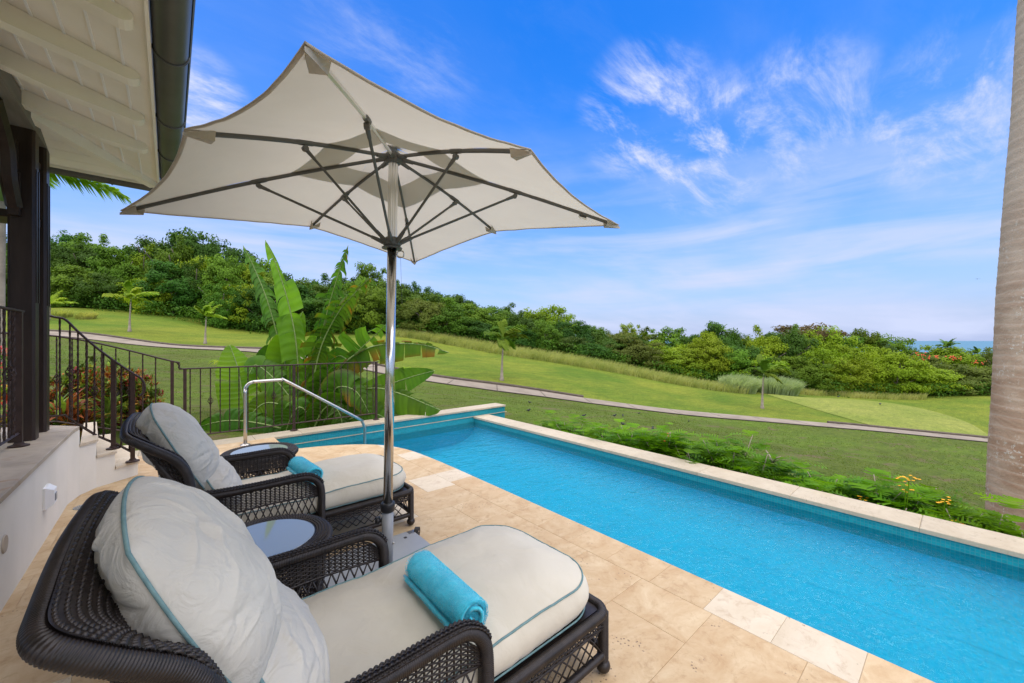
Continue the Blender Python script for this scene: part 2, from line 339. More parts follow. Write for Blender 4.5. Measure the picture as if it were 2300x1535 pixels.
mg, n_, l_, b_ = newmat('table_glass'); b_.inputs['Base Color'].default_value = (0.31, 0.35, 0.335, 1); b_.inputs['Roughness'].default_value = 0.04; b_.inputs['Specular IOR Level'].default_value = 0.8; b_.inputs['Coat Weight'].default_value = 0.1; b_.inputs['Coat Roughness'].default_value = 0.02
M['glass'] = mg
# mosaic: 2.5 cm glass tesserae, from world position
def mosaic(name, ca, cb, grout, size=0.026):
    m, n, l, b = newmat(name); b.inputs['Roughness'].default_value = 0.4; b.inputs['Specular IOR Level'].default_value = 0.2
    g = n.new('ShaderNodeNewGeometry'); sp = n.new('ShaderNodeSeparateXYZ'); l.new(g.outputs['Position'], sp.inputs[0])
    def mt(op, a, c=None):
        k = n.new('ShaderNodeMath'); k.operation = op
        for i, v in enumerate((a, c)):
            if v is None: continue
            if isinstance(v, (int, float)): k.inputs[i].default_value = v
            else: l.new(v, k.inputs[i])
        return k.outputs[0]
    lines = []
    for i in range(3):
        f = mt('FRACT', mt('DIVIDE', sp.outputs[i], size)); lines.append(mt('LESS_THAN', mt('ABSOLUTE', mt('SUBTRACT', f, 0.5)), 0.42))
    sn = n.new('ShaderNodeSeparateXYZ'); l.new(g.outputs['Normal'], sn.inputs[0])
    tot = None
    for i in range(3):
        an = mt('GREATER_THAN', mt('ABSOLUTE', sn.outputs[i]), 0.6); v = mt('MAXIMUM', lines[i], an); tot = v if tot is None else mt('MULTIPLY', tot, v)
    fl = n.new('ShaderNodeVectorMath'); fl.operation = 'SNAP'; l.new(g.outputs['Position'], fl.inputs[0]); fl.inputs[1].default_value = (size,) * 3
    wn_ = n.new('ShaderNodeTexWhiteNoise'); l.new(fl.outputs[0], wn_.inputs['Vector'])
    ns = n.new('ShaderNodeTexNoise'); ns.inputs['Scale'].default_value = 1.3; ns.inputs['Detail'].default_value = 5; l.new(g.outputs['Position'], ns.inputs['Vector'])
    mixv = mt('ADD', mt('MULTIPLY', wn_.outputs['Value'], 0.45), mt('MULTIPLY', ns.outputs['Fac'], 0.6))
    r_ = n.new('ShaderNodeValToRGB'); r_.color_ramp.elements[0].position = 0.2; r_.color_ramp.elements[1].position = 0.85; r_.color_ramp.elements[0].color = (*ca, 1); r_.color_ramp.elements[1].color = (*cb, 1); l.new(mixv, r_.inputs[0])
    mx = n.new('ShaderNodeMixRGB'); l.new(tot, mx.inputs[0]); mx.inputs[1].default_value = (*grout, 1); l.new(r_.outputs[0], mx.inputs[2]); l.new(mx.outputs[0], b.inputs['Base Color'])
    return m
M['mosaic'] = mosaic('teal_mosaic', (0.004, 0.20, 0.25), (0.010, 0.30, 0.34), (0.05, 0.26, 0.29))
M['poolblue'] = mosaic('pool_blue_mosaic', (0.004, 0.32, 0.48), (0.010, 0.41, 0.59), (0.016, 0.37, 0.52))
# water: tinted transparent sheet with wavelets
mw, n_, l_, b_ = newmat('water')
tcw = n_.new('ShaderNodeNewGeometry')
def wv(sc, d, st, dist):
    mp = n_.new('ShaderNodeMapping'); mp.inputs['Scale'].default_value = st; mp.inputs['Rotation'].default_value = (0, 0, R(12)); l_.new(tcw.outputs['Position'], mp.inputs[0])
    x = n_.new('ShaderNodeTexNoise'); x.inputs['Scale'].default_value = sc; x.inputs['Detail'].default_value = d; x.inputs['Distortion'].default_value = dist; l_.new(mp.outputs[0], x.inputs['Vector']); return x.outputs['Fac']
ad = n_.new('ShaderNodeMath'); ad.operation = 'MULTIPLY_ADD'; l_.new(wv(3.0, 3, (1, 1.5, 1), 0.6), ad.inputs[0]); ad.inputs[1].default_value = 2.4; l_.new(wv(11, 3, (1, 1.9, 1), 1.0), ad.inputs[2])
bp = n_.new('ShaderNodeBump'); bp.inputs['Strength'].default_value = 0.32; bp.inputs['Distance'].default_value = 0.05; l_.new(ad.outputs[0], bp.inputs['Height'])
trn = n_.new('ShaderNodeBsdfTransparent'); trn.inputs[0].default_value = (0.80, 0.97, 0.99, 1)
gl = n_.new('ShaderNodeBsdfGlossy'); gl.inputs['Roughness'].default_value = 0.03; l_.new(bp.outputs[0], gl.inputs['Normal'])
rf = n_.new('ShaderNodeBsdfRefraction'); rf.inputs['IOR'].default_value = 1.33; rf.inputs['Roughness'].default_value = 0.0; rf.inputs['Color'].default_value = (0.80, 0.97, 0.99, 1); l_.new(bp.outputs[0], rf.inputs['Normal'])
m0 = n_.new('ShaderNodeMixShader'); m0.inputs[0].default_value = 0.10; l_.new(trn.outputs[0], m0.inputs[1]); l_.new(rf.outputs[0], m0.inputs[2])
fz = n_.new('ShaderNodeFresnel'); fz.inputs['IOR'].default_value = 1.31
bp2 = n_.new('ShaderNodeBump'); bp2.inputs['Strength'].default_value = 0.30; bp2.inputs['Distance'].default_value = 0.05; l_.new(ad.outputs[0], bp2.inputs['Height']); l_.new(bp2.outputs[0], fz.inputs['Normal'])
ms = n_.new('ShaderNodeMixShader'); l_.new(fz.outputs[0], ms.inputs[0]); l_.new(m0.outputs[0], ms.inputs[1]); l_.new(gl.outputs[0], ms.inputs[2]); l_.new(ms.outputs[0], n_['Material Output'].inputs['Surface'])
M['water'] = mw
# lawn
def lawn(name, a, b_c, dirt, dthr, stripes=0):
    m, n, l, b = newmat(name); b.inputs['Roughness'].default_value = 0.95; b.inputs['Specular IOR Level'].default_value = 0.1
    g = n.new('ShaderNodeNewGeometry')
    def nz(sc, d, st=(1, 1, 1), dist=0.3, rough=0.6):
        mp = n.new('ShaderNodeMapping'); mp.inputs['Scale'].default_value = st; mp.inputs['Rotation'].default_value = (0, 0, R(41)); l.new(g.outputs['Position'], mp.inputs[0])
        x = n.new('ShaderNodeTexNoise'); x.inputs['Scale'].default_value = sc; x.inputs['Detail'].default_value = d; x.inputs['Distortion'].default_value = dist; x.inputs['Roughness'].default_value = rough; l.new(mp.outputs[0], x.inputs['Vector']); return x.outputs['Fac']
    def ramp(f, p0, p1, c0, c1):
        r_ = n.new('ShaderNodeValToRGB'); r_.color_ramp.elements[0].position = p0; r_.color_ramp.elements[1].position = p1; r_.color_ramp.elements[0].color = (*c0, 1); r_.color_ramp.elements[1].color = (*c1, 1); l.new(f, r_.inputs[0]); return r_.outputs[0]
    c = ramp(nz(0.11, 8, (1, 1.5, 1)), 0.36, 0.64, a, b_c)
    fine = ramp(nz(9.0, 8, (1, 1, 1), 0.2, 0.75), 0.25, 0.75, (0.45, 0.5, 0.45), (1.5, 1.42, 1.45))
    mx = n.new('ShaderNodeMixRGB'); mx.blend_type = 'MULTIPLY'; mx.inputs[0].default_value = 1; l.new(c, mx.inputs[1]); l.new(fine, mx.inputs[2])
    q = n.new('ShaderNodeMapRange'); q.inputs[1].default_value = dthr; q.inputs[2].default_value = dthr + 0.12; l.new(nz(0.55, 10, (0.7, 2.2, 1), 1.0, 0.72), q.inputs[0])
    mid = ramp(nz(1.1, 9, (0.8, 2.6, 1), 0.8, 0.7), 0.3, 0.7, (0.70, 0.74, 0.75), (1.28, 1.24, 1.1))
    mm = n.new('ShaderNodeMixRGB'); mm.blend_type = 'MULTIPLY'; mm.inputs[0].default_value = 1; l.new(mx.outputs[0], mm.inputs[1]); l.new(mid, mm.inputs[2])
    mx2 = n.new('ShaderNodeMixRGB'); l.new(q.outputs[0], mx2.inputs[0]); l.new(mm.outputs[0], mx2.inputs[1]); mx2.inputs[2].default_value = (*dirt, 1)
    l.new(mx2.outputs[0], b.inputs['Base Color'])
    bp = n.new('ShaderNodeBump'); bp.inputs['Strength'].default_value = 0.8; bp.inputs['Distance'].default_value = 0.06; l.new(nz(22, 6), bp.inputs['Height']); l.new(bp.outputs[0], b.inputs['Normal'])
    return m
M['lawn'] = lawn('lawn_grass', (0.084, 0.108, 0.022), (0.096, 0.155, 0.020), (0.135, 0.100, 0.060), 0.545)
M['fairway'] = lawn('fairway_grass', (0.088, 0.150, 0.016), (0.170, 0.205, 0.026), (0.21, 0.19, 0.065), 0.66)
M['tee'] = lawn('tee_grass', (0.165, 0.215, 0.040), (0.235, 0.262, 0.062), (0.27, 0.23, 0.10), 0.64)
M['path'] = mkmat('path_concrete', (0.28, 0.235, 0.175), (0.20, 0.165, 0.12), 0.9, 0.9, 0.2, 30, c3=(0.22, 0.17, 0.12), scale3=3.5, t3=(0.58, 0.75))
M['kerb'] = mkmat('path_edging', (0.11, 0.085, 0.062), (0.07, 0.055, 0.04), 3, 0.9)
M['sea'] = mkmat('sea_water', (0.035, 0.14, 0.19), (0.045, 0.17, 0.22), 0.002, 0.35, 0.3, 0.05, spec=0.3)
M['soil'] = mkmat('soil', (0.07, 0.05, 0.035), (0.04, 0.03, 0.02), 4, 0.95, 0.4)
M['bark'] = mkmat('bark', (0.17, 0.14, 0.11), (0.08, 0.065, 0.05), 6, 0.9, 0.5, 20)
M['palebark'] = mkmat('pale_bark', (0.34, 0.28, 0.22), (0.22, 0.18, 0.14), 3, 0.9, 0.4, 20)
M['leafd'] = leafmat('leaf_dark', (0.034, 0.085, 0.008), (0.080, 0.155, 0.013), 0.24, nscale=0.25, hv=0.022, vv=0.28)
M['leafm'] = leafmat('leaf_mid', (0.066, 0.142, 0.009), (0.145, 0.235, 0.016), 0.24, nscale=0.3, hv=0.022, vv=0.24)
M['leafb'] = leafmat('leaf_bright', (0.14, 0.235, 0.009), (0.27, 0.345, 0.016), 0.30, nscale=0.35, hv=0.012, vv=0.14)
M['leafo'] = leafmat('leaf_olive', (0.085, 0.13, 0.02), (0.17, 0.20, 0.035), 0.35, nscale=0.3, hv=0.015, vv=0.2)
M['leafr'] = leafmat('leaf_rusty', (0.12, 0.105, 0.035), (0.20, 0.12, 0.06), 0.35, nscale=0.4, hv=0.01, vv=0.15)
M['banana'] = leafmat('banana_leaf', (0.058, 0.145, 0.012), (0.13, 0.245, 0.018), 0.5, 0.42, attr='mul', nscale=1.4, hv=0.008, vv=0.18, spec=0.3)
M['bananarib'] = mkmat('banana_midrib', (0.22, 0.30, 0.08), (0.16, 0.23, 0.06), 6, 0.5)
M['frond'] = leafmat('palm_leaf', (0.19, 0.31, 0.018), (0.34, 0.46, 0.035), 0.45, 0.55, nscale=1.0, hv=0.02, vv=0.2)
M['fern'] = leafmat('ferny_leaf', (0.085, 0.21, 0.004), (0.18, 0.34, 0.010), 0.4, 0.5, nscale=2.0, hv=0.01, vv=0.15)
M['croton'] = leafmat('croton_leaf', (1, 1, 1), (0.8, 0.8, 0.8), 0.3, 0.4, attr='mul', nscale=3, hv=0, vv=0.05)
M['reed'] = leafmat('tall_grass', (0.30, 0.34, 0.09), (0.46, 0.46, 0.16), 0.5, 0.7, nscale=0.8, hv=0.01, vv=0.1)
M['reedg'] = leafmat('grey_green_grass', (0.26, 0.34, 0.15), (0.42, 0.50, 0.26), 0.45, 0.7, nscale=0.8, hv=0.01, vv=0.1)
M['flower_y'] = mkmat('orange_yellow_petal', (0.85, 0.42, 0.01), rough=0.6)
M['flower_r'] = mkmat('orange_red_petal', (0.75, 0.09, 0.03), rough=0.6)
M['flower_p'] = mkmat('pink_petal', (0.75, 0.14, 0.18), rough=0.6)
M['bird'] = mkmat('black_feathers', (0.012, 0.012, 0.016), rough=0.5)
M['shaft'] = mkmat('crownshaft_green', (0.13, 0.20, 0.06), rough=0.5)

# ------------------------------------------------------------------ terrain
CTRL = [ # photo column, row, metres ahead
 (480,950,8),(420,900,11),(420,830,20),(400,781,32),(250,900,9),(150,850,12),(150,770,30),(0,800,14),(0,740,36),
 (1000,905,13),(960,872,20),(900,848,25),(1000,862,25),(1127,880,25),(1150,935,11.5),(1250,950,12),(1500,965,12),(1700,1015,11),(2000,1100,8.5),(2150,1150,7),
 (2300,1180,6),(2000,890,55),(2230,893,50),(2230,997,25),(2000,972,26),(1700,942,27),(1500,923,27),(1300,900,26),(2230,1060,16),(2000,1030,16),(1700,975,20),(1500,945,20),
 (1750,890,45),(1900,925,36),(1127,855,28),(1127,800,45),(1000,775,48),(900,757,50),(700,752,52),(600,750,52),(500,742,52),(462,772,38),(400,722,50),(290,745,38),(200,700,50),
 (120,690,50),(40,700,50),(1300,812,50),(1300,850,36),(1500,850,52),(1500,884,38),(1600,872,50),(1700,888,46),(600,790,30),(760,790,32),(620,850,17),
 (200,640,75),(500,690,75),(900,715,75),(1200,765,80),(1500,825,80),(2000,875,85),(2300,885,80),(2600,1000,30),(2700,900,60),(2800,1100,12),(-200,700,50),(-300,780,20)]
P3 = np.array([tuple(W(*c)) for c in CTRL])
extra = np.array([(-8,-6,0.0),(-12,8,0.1),(-6,4,-0.1),(0,-12,-1.0),(8,-12,-2.2),(14,-6,-3.0),(-1.5,7.5,-0.25),(2.5,7.6,-0.5),(5.8,6.5,-1.0),(5.8,3,-1.15),(6,0,-1.2),(-40,-20,2),(0,-60,-2),(50,-40,-8)])
P3 = np.vstack([P3, extra])
def tps_k(d2): return np.where(d2 > 0, 0.5 * d2 * np.log(np.maximum(d2, 1e-12)), 0)
nP = len(P3); Kt = tps_k(((P3[:, None, :2] - P3[None, :, :2]) ** 2).sum(-1)) + np.eye(nP) * 6.0
Q = np.hstack([np.ones((nP, 1)), P3[:, :2]]); Amat = np.zeros((nP + 3, nP + 3)); Amat[:nP, :nP] = Kt; Amat[:nP, nP:] = Q; Amat[nP:, :nP] = Q.T
sol = np.linalg.solve(Amat, np.concatenate([P3[:, 2], np.zeros(3)]))
def gz(x, y):
    x = np.atleast_1d(np.asarray(x, float)); y = np.atleast_1d(np.asarray(y, float))
    r_ = np.hypot(x, y); f = np.minimum(1, 88 / np.maximum(r_, 1e-6)); xs, ys = x * f, y * f
    z = (tps_k((xs[:, None] - P3[None, :, 0]) ** 2 + (ys[:, None] - P3[None, :, 1]) ** 2) @ sol[:nP]) + sol[nP] + sol[nP + 1] * xs + sol[nP + 2] * ys
    t = np.clip((r_ - 95) / 400, 0, 1); t = t * t * (3 - 2 * t)
    return z * (1 - t) + (-45) * t
def gz1(x, y): return float(gz(x, y)[0])
def on_ground(px, d):
    p = W(px, CY, d); return Vector((p.x, p.y, gz1(p.x, p.y)))
nA = 560; radii = [0.0] + list(np.concatenate([np.arange(3.0, 12, 0.3), 12 * 1.028 ** np.arange(0, 150)]))
radii = [r_ for r_ in radii if r_ < 700] + [900, 1500, 4000]
gx, gy = [], []
for r_ in radii[1:]:
    a = np.arange(nA) * 2 * PI / nA; gx.append(r_ * np.sin(a)); gy.append(r_ * np.cos(a))
gx = np.array(gx); gy = np.array(gy); gzv = gz(gx.ravel(), gy.ravel()).reshape(gx.shape)
inside = lambda x, y: (-0.9 < x < 4.95 and -4.2 < y < 6.85) or (x < -0.6 and x > -9 and -6 < y < 5.6)
g1, g2 = MB(), MB()
V = [(float(a), float(b), float(c)) for a, b, c in zip(gx.ravel(), gy.ravel(), gzv.ravel())]
# the cart path separates the near lawn from the fairway
PATH = [(60,757,34),(200,763,33.5),(300,769,33),(400,777,32),(500,789,31),(600,803,30),(720,822,28),(820,836,27),(900,848,26),(1000,861,25.5),(1127,880,25.5),(1300,903,26),(1500,926,26.5),(1700,945,27),(1900,963,27),(2050,978,26.5),(2230,998,26),(2400,1020,25)]
PW = [W(*c) for c in PATH]; PW = resample(smoothpath([Vector((p.x, p.y, 0)) for p in PW], 10), step=0.5)
PWa = np.array([(p.x, p.y) for p in PW]); PWang = np.arctan2(PWa[:, 0], PWa[:, 1]); PWr = np.hypot(PWa[:, 0], PWa[:, 1])
o_ = np.argsort(PWang); PWang, PWr = PWang[o_], PWr[o_]
def beyond(x, y): return math.hypot(x, y) > np.interp(math.atan2(x, y), PWang, PWr)
F1, F2 = [], []
for j in range(len(radii) - 2):
    for i in range(nA):
        a, b, c, d = j * nA + i, j * nA + (i + 1) % nA, (j + 1) * nA + (i + 1) % nA, (j + 1) * nA + i
        cx_ = (V[a][0] + V[c][0]) / 2; cy_ = (V[a][1] + V[c][1]) / 2
        if inside(cx_, cy_): continue
        (F2 if beyond(cx_, cy_) else F1).append((d, c, b, a))
def compact(faces):
    idx = {}; vs = []; fs = []
    for f in faces:
        q = []
        for i in f:
            if i not in idx: idx[i] = len(vs); vs.append(V[i])
            q.append(idx[i])
        fs.append(tuple(q))
    m = MB(); m.v = vs; m.f = fs; return m
compact(F1).build('lawn', M['lawn'], smooth=True, kind='structure')
compact(F2).build('fairway', M['fairway'], smooth=True, kind='structure')
# path strip (slabs with joints, stuff past telling apart are still slabs)
def strip(pts, w0, w1, lift, zoff=None):
    m = MB(); vs = []
    for i, p in enumerate(pts):
        t = (pts[min(i + 1, len(pts) - 1)] - pts[max(i - 1, 0)]).normalized(); nrm = Vector((-t.y, t.x, 0))
        for wv_ in (w0, (w0 * 2 + w1) / 3, (w0 + 2 * w1) / 3, w1):
            q = p + nrm * wv_; vs.append((q.x, q.y, gz1(q.x, q.y) + lift))
    m.add(vs, [(4 * i + k, 4 * i + 4 + k, 4 * i + 5 + k, 4 * i + 1 + k) for i in range(len(pts) - 1) for k in range(3)]); return m
pathroot = strip(PW, -1.05, 1.05, 0.03).build('path', M['kerb'], smooth=True, kind='structure')
k_ = 0
while k_ + 6 < len(PW):
    seg = PW[k_:k_ + 7]; s0 = seg[0].lerp(seg[1], 0.05); seg = [s0] + seg[1:-1] + [seg[-1].lerp(seg[-2], 0.05)]
    strip(seg, -0.98, 0.98, 0.06).build('slab', M['path'], pathroot, smooth=True); k_ += 6
# raised dark edging on the far side of the path, where the photo shows it
for a0, a1 in ((0.0, 0.62), (0.83, 1.0)):
    seg = PW[int(a0 * len(PW)):int(a1 * len(PW))]
    pts = []
    for i, p in enumerate(seg):
        t = (seg[min(i + 1, len(seg) - 1)] - seg[max(i - 1, 0)]).normalized(); nrm = Vector((-t.y, t.x, 0)); q = p + nrm * 1.12; pts.append((q.x, q.y, gz1(q.x, q.y) + 0.10))
    MB().tube(pts, 0.10, 6).build('path_edging', M['kerb'], pathroot)
# tee: pale mown platform
tee_px = [(1722,888,47),(1800,892,46),(1900,889,48),(2000,893,46),(2090,905,41),(2170,930,35),(2215,965,29.5),(2218,985,27.8),(2130,976,27.9),(2040,966,28.2),(1960,955,29),(1900,940,32),(1820,917,37)]
tc_ = [W(*c) for c in tee_px]; tcen = sum(tc_, Vector()) / len(tc_)
ring = smoothpath([(p.x, p.y, 0) for p in tc_], 6, True)
m = MB(); vs = []; NR = 14
for j in range(NR + 1):
    f = j / NR
    for p in ring:
        q = Vector((tcen.x, tcen.y, 0)).lerp(p, f); vs.append((q.x, q.y, gz1(q.x, q.y) + 0.03 + 0.10 * min(1, (1 - f) * 3)))
nn = len(ring); m.add(vs, [(j * nn + i, (j + 1) * nn + i, (j + 1) * nn + (i + 1) % nn, j * nn + (i + 1) % nn) for j in range(NR) for i in range(nn)])
m.build('tee_ground', M['tee'], smooth=True, kind='structure')
# sea
MB().add([(-40000, -40000, -38), (40000, -40000, -38), (40000, 40000, -38), (-40000, 40000, -38)], [(0, 1, 2, 3)]).build('sea', M['sea'], kind='structure')

# ------------------------------------------------------------------ deck
def clip(poly, conv):
    out_ = poly
    for i in range(len(conv)):
        a, b = conv[i], conv[(i + 1) % len(conv)]; inp = out_; out_ = []
        if not inp: return []
        def side(p): return (b[0] - a[0]) * (p[1] - a[1]) - (b[1] - a[1]) * (p[0] - a[0])
        for k in range(len(inp)):
            p, q = inp[k], inp[(k + 1) % len(inp)]; sp_, sq = side(p), side(q)
            if sp_ >= 0: out_.append(p)
            if (sp_ >= 0) != (sq >= 0):
                t = sp_ / (sp_ - sq); out_.append((p[0] + (q[0] - p[0]) * t, p[1] + (q[1] - p[1]) * t))
    return out_
def area(p): return abs(sum(p[i][0] * p[(i + 1) % len(p)][1] - p[(i + 1) % len(p)][0] * p[i][1] for i in range(len(p)))) / 2
curve = [(2.40, 3.75), (2.385, 4.3), (2.33, 4.80), (2.17, 5.20), (1.90, 5.48), (1.55, 5.67), (1.16, 5.78)]
curve = [(p.x, p.y) for p in smoothpath([(a, b, 0) for a, b in curve], 4)]
DECKA = [(-1.2, -2.0), (2.40, -2.0)] + curve + [(-1.2, 5.78)]
DECKB = [(-1.2, 5.782), (1.16, 5.782), (1.16, 6.655), (-1.2, 6.655)]
deck = MB().prism(DECKA, -0.30, -0.0035).add([], []).build('pool_deck', M['grout'], kind='structure')
MB().prism(DECKB, -0.30, -0.0035).build('deck_base', M['grout'], deck)
def slab(poly, z0, z1, mat, parent, name='tile', ch=0.0011):
    n = len(poly); cx_ = sum(p[0] for p in poly) / n; cy_ = sum(p[1] for p in poly) / n
    ins = []
    for p in poly:
        d = math.hypot(p[0] - cx_, p[1] - cy_); f = max(0, 1 - ch * 1.6 / max(d, 1e-4)); ins.append((cx_ + (p[0] - cx_) * f, cy_ + (p[1] - cy_) * f))
    m = MB(); m.add([(p[0], p[1], z0) for p in poly] + [(p[0], p[1], z1 - ch) for p in poly] + [(p[0], p[1], z1) for p in ins],
        [tuple(range(2 * n, 3 * n))] + [(i, (i + 1) % n, n + (i + 1) % n, n + i) for i in range(n)] + [(n + i, n + (i + 1) % n, 2 * n + (i + 1) % n, 2 * n + i) for i in range(n)])
    return m.build(name, mat, parent)
g_ = 0.0007
def lay(region, x0, x1, y0, y1, tw, tl, mat, offx=0.0):
    row = 0; y = y0
    while y < y1:
        x = x1 + (tl / 2 if row % 2 else 0) + offx
        while x > x0 - tl:
            r_ = [(max(x - tl, -9) + g_, y + g_), (min(x, x1) - g_, y + g_), (min(x, x1) - g_, y + tw - g_), (x - tl + g_, y + tw - g_)]
            x -= tl
            if r_[1][0] - r_[0][0] < 0.02: continue
            c = clip(r_, region)
            if len(c) > 2 and area(c) > 0.0015: slab(c, -0.03, rnd.uniform(-0.0006, 0.0), M['trav'] if rnd.random() > 0.12 else M['trav_pale'], deck)
        y += tw; row += 1
inner = [(-1.2, -2.0), (2.13, -2.0), (2.13, 4.6)] + [(2.13 if p[0] > 2.13 else p[0], p[1]) for p in curve if p[1] > 5.1] + [(-1.2, 5.78)]
DA_in = clip(DECKA, [(-1.2, -2.0), (2.13, -2.0), (2.13, 6), (-1.2, 6)])
lay(DA_in, -0.75, 2.13, -1.98, 5.78, 0.406, 0.61, None)
y = 5.6
edge = []
y = -1.88
while y < 5.4:   # border course along the pool edge
    ln = 0.31
    r_ = [(2.13 + g_, y + g_), (2.40, y + g_), (2.40, y + ln - g_), (2.13 + g_, y + ln - g_)]
    c = clip(r_, DECKA)
    if len(c) > 2 and area(c) > 0.001:
        o = slab(c, -0.04, 0.0, M['trav_pale'] if (0.2 < y < 0.85 or rnd.random() < 0.18) else M['trav'], deck)
    y += ln
lay(DECKB, -0.75, 1.16, 5.785, 6.65, 0.434, 0.61, None)
# floor drain
dr = MB(); dr.lathe([(0.0, 0.001), (0.052, 0.001), (0.055, 0.005), (0.062, 0.005), (0.064, 0.0)], n=28)
dt = thing('floor_drain', 'small round grey floor drain set in the deck beside the white wall', 'drain', (-0.55, 4.93, 0.001))
dr.build('ring', M['greypaint'], dt, smooth=False)
m = MB()
for k in range(-4, 5): m.box((k * 0.011, 0, 0.005), (0.004, 2 * math.sqrt(max(0.0025 - (k * 0.011) ** 2, 1e-5)), 0.004))
m.build('grate', M['steel'], dt)

# ------------------------------------------------------------------ pool
WZ = -0.262; FZ = -0.66
pool = MB()
poolshape = [(2.40, -3.0), (2.40, 3.75)] + curve[1:] + [(1.16, 6.66), (4.75, 6.66), (4.75, -3.0)]
n = len(poolshape)
shell = MB()
shell.add([(p[0], p[1], -0.184 if p[0] > 4.7 else -0.034) for p in poolshape] + [(p[0], p[1], WZ - 0.12) for p in poolshape], [(i, (i + 1) % n, n + (i + 1) % n, n + i) for i in range(n)])
so_ = shell.build('pool_wall', M['mosaic'], kind='structure')
sh2 = MB().add([(p[0], p[1], WZ - 0.12) for p in poolshape] + [(p[0], p[1], FZ) for p in poolshape], [(i, (i + 1) % n, n + (i + 1) % n, n + i) for i in range(n)])
sh2.add([(p[0], p[1], FZ) for p in poolshape], [tuple(range(n))])
sh2.build('pool_basin', M['poolblue'], kind='structure')
cv = MB(); cv.grid(lambda s, t: Vector((4.749 - 0.62 * (1 - math.cos(t * PI / 2)), 6.655 - 9.65 * s, (WZ - 0.10) + (FZ + 0.002 - WZ + 0.10) * math.sin(t * PI / 2))), 2, 14)
cv.build('pool_cove', M['poolblue'], smooth=True, kind='structure')
# submerged steps in the rounded bay
for k, (xx, zz) in enumerate(((1.62, WZ - 0.05), (2.0, WZ - 0.16), (2.36, WZ - 0.27))):
    MB().prism([(1.17, 5.80), (xx, 5.62 - k * 0.14), (xx, 6.65), (1.17, 6.65)], FZ, zz).build('pool_step', M['trav_pale'] if k == 0 else M['poolblue'], so_)
MB().add([(p[0], p[1], WZ) for p in poolshape], [tuple(range(n))[::-1]]).build('water', M['water'], kind='structure')
# end wall (its inner face is the shell): coping, pale trim line, right end
ew = MB().box(((-0.9 + 5.59) / 2, 6.835, -0.82), (6.49, 0.33, 1.575)).build('end_wall', M['mosaic'], None)
tag(ew, 'turquoise mosaic pool end wall with travertine coping below the iron railing', 'wall')
x = -0.9
while x < 5.58:
    x1 = min(x + 0.61, 5.60)
    slab([(x + 0.001, 6.645), (x1 - 0.001, 6.645), (x1 - 0.001, 7.01), (x + 0.001, 7.01)], -0.033, 0.0 + rnd.uniform(-.0008, 0), M['coping'], ew, 'coping_stone', 0.004); x = x1
MB().box((3.4, 6.655, -0.150), (4.46, 0.012, 0.012)).build('trim_strip', M['coping'], ew)
iw = MB().box((4.925, 1.83, -1.0), (0.33, 9.64, 1.64)).build('infinity_wall', M['mosaic'], None)
tag(iw, 'long low pool wall with pale travertine coping along the lawn side', 'wall')
y = 6.655
while y > -3:
    y1 = max(y - 0.915, -3.0)
    slab([(4.735, y1 + 0.001), (5.11, y1 + 0.001), (5.11, y - 0.001), (4.735, y - 0.001)], -0.185, -0.147 + rnd.uniform(-.001, 0), M['coping'], iw, 'coping_stone', 0.005); y = y1

# ------------------------------------------------------------------ house: terrace, steps, posts, roof
house = thing('house', 'veranda of a house with dark posts, white rafters and a white stucco base', 'house', (-3, 2, 0))
H = -Vector((-3, 2, 0))
def hpart(mb, name, mat, smooth=False, parent=None, **k):
    o = mb.build(name, mat, parent or house, smooth=smooth, **k)
    if parent is None: o.location = H
    return o
ZP = 0.63
cheek = [(-0.655, -4.0), (-0.655, 5.05)] + [(-0.655 + 0.02, 5.2), (-0.615, 5.32)]
base = MB().prism([(-0.665, -4.0), (-0.665, 5.1), (-0.62, 5.33), (-0.9, 5.7), (-8, 5.7), (-8, -4.0)], -0.1, ZP - 0.032)
hpart(base, 'terrace_wall', M['stucco'])
slabs_y = [-4.0 + 0.61 * i for i in range(16)]
for a in range(len(slabs_y) - 1):
    for b_i, (xa, xb) in enumerate(((-1.25, -0.64), (-1.86, -1.25), (-2.47, -1.86), (-3.08, -2.47))):
        y0, y1 = slabs_y[a], slabs_y[a + 1]
        if y1 > 5.1: y1 = 5.145
        poly = [(xa + g_, y0 + g_), (xb - (g_ if b_i else 0), y0 + g_), (xb - (g_ if b_i else 0), y1 - g_), (xa + g_, y1 - g_)]
        q = slab(poly, ZP - 0.031, ZP, M['stonecap'], house, 'paving_stone', 0.003); q.location = H
q = slab([(-1.86, 5.147), (-0.64, 5.147), (-0.625, 5.36), (-0.95, 5.72), (-1.86, 5.72)], ZP - 0.031, ZP, M['stonecap'], house, 'paving_stone', 0.003); q.location = H
hpart(MB().box((-5.5, 0.8, ZP - 0.02), (4.8, 9.8, 0.03)), 'terrace_floor', M['stonecap'])
# steps: cheek runs along a diagonal, treads go back towards the far railing
SC = [(-0.62, 5.33), (-0.53, 5.50), (-0.41, 5.60), (-0.25, 5.74)]
for k in range(3):
    a, b = SC[k], SC[k + 1]; zt = ZP - 0.158 * (k + 1)
    poly = [a, b, (b[0] - 0.12, 6.64), (a[0] - 0.12, 6.64)]
    hpart(MB().prism([a, b, poly[2], poly[3]], -0.05, zt - 0.028), 'step', M['stucco'])
    ins = [(a[0] + 0.005, a[1] - 0.012), (b[0] + 0.014, b[1] - 0.012), (poly[2][0] + 0.012, poly[2][1]), poly[3]]
    s_ = slab(ins, zt - 0.027, zt, M['trav_pale'], house, 'tread', 0.003); s_.location = H
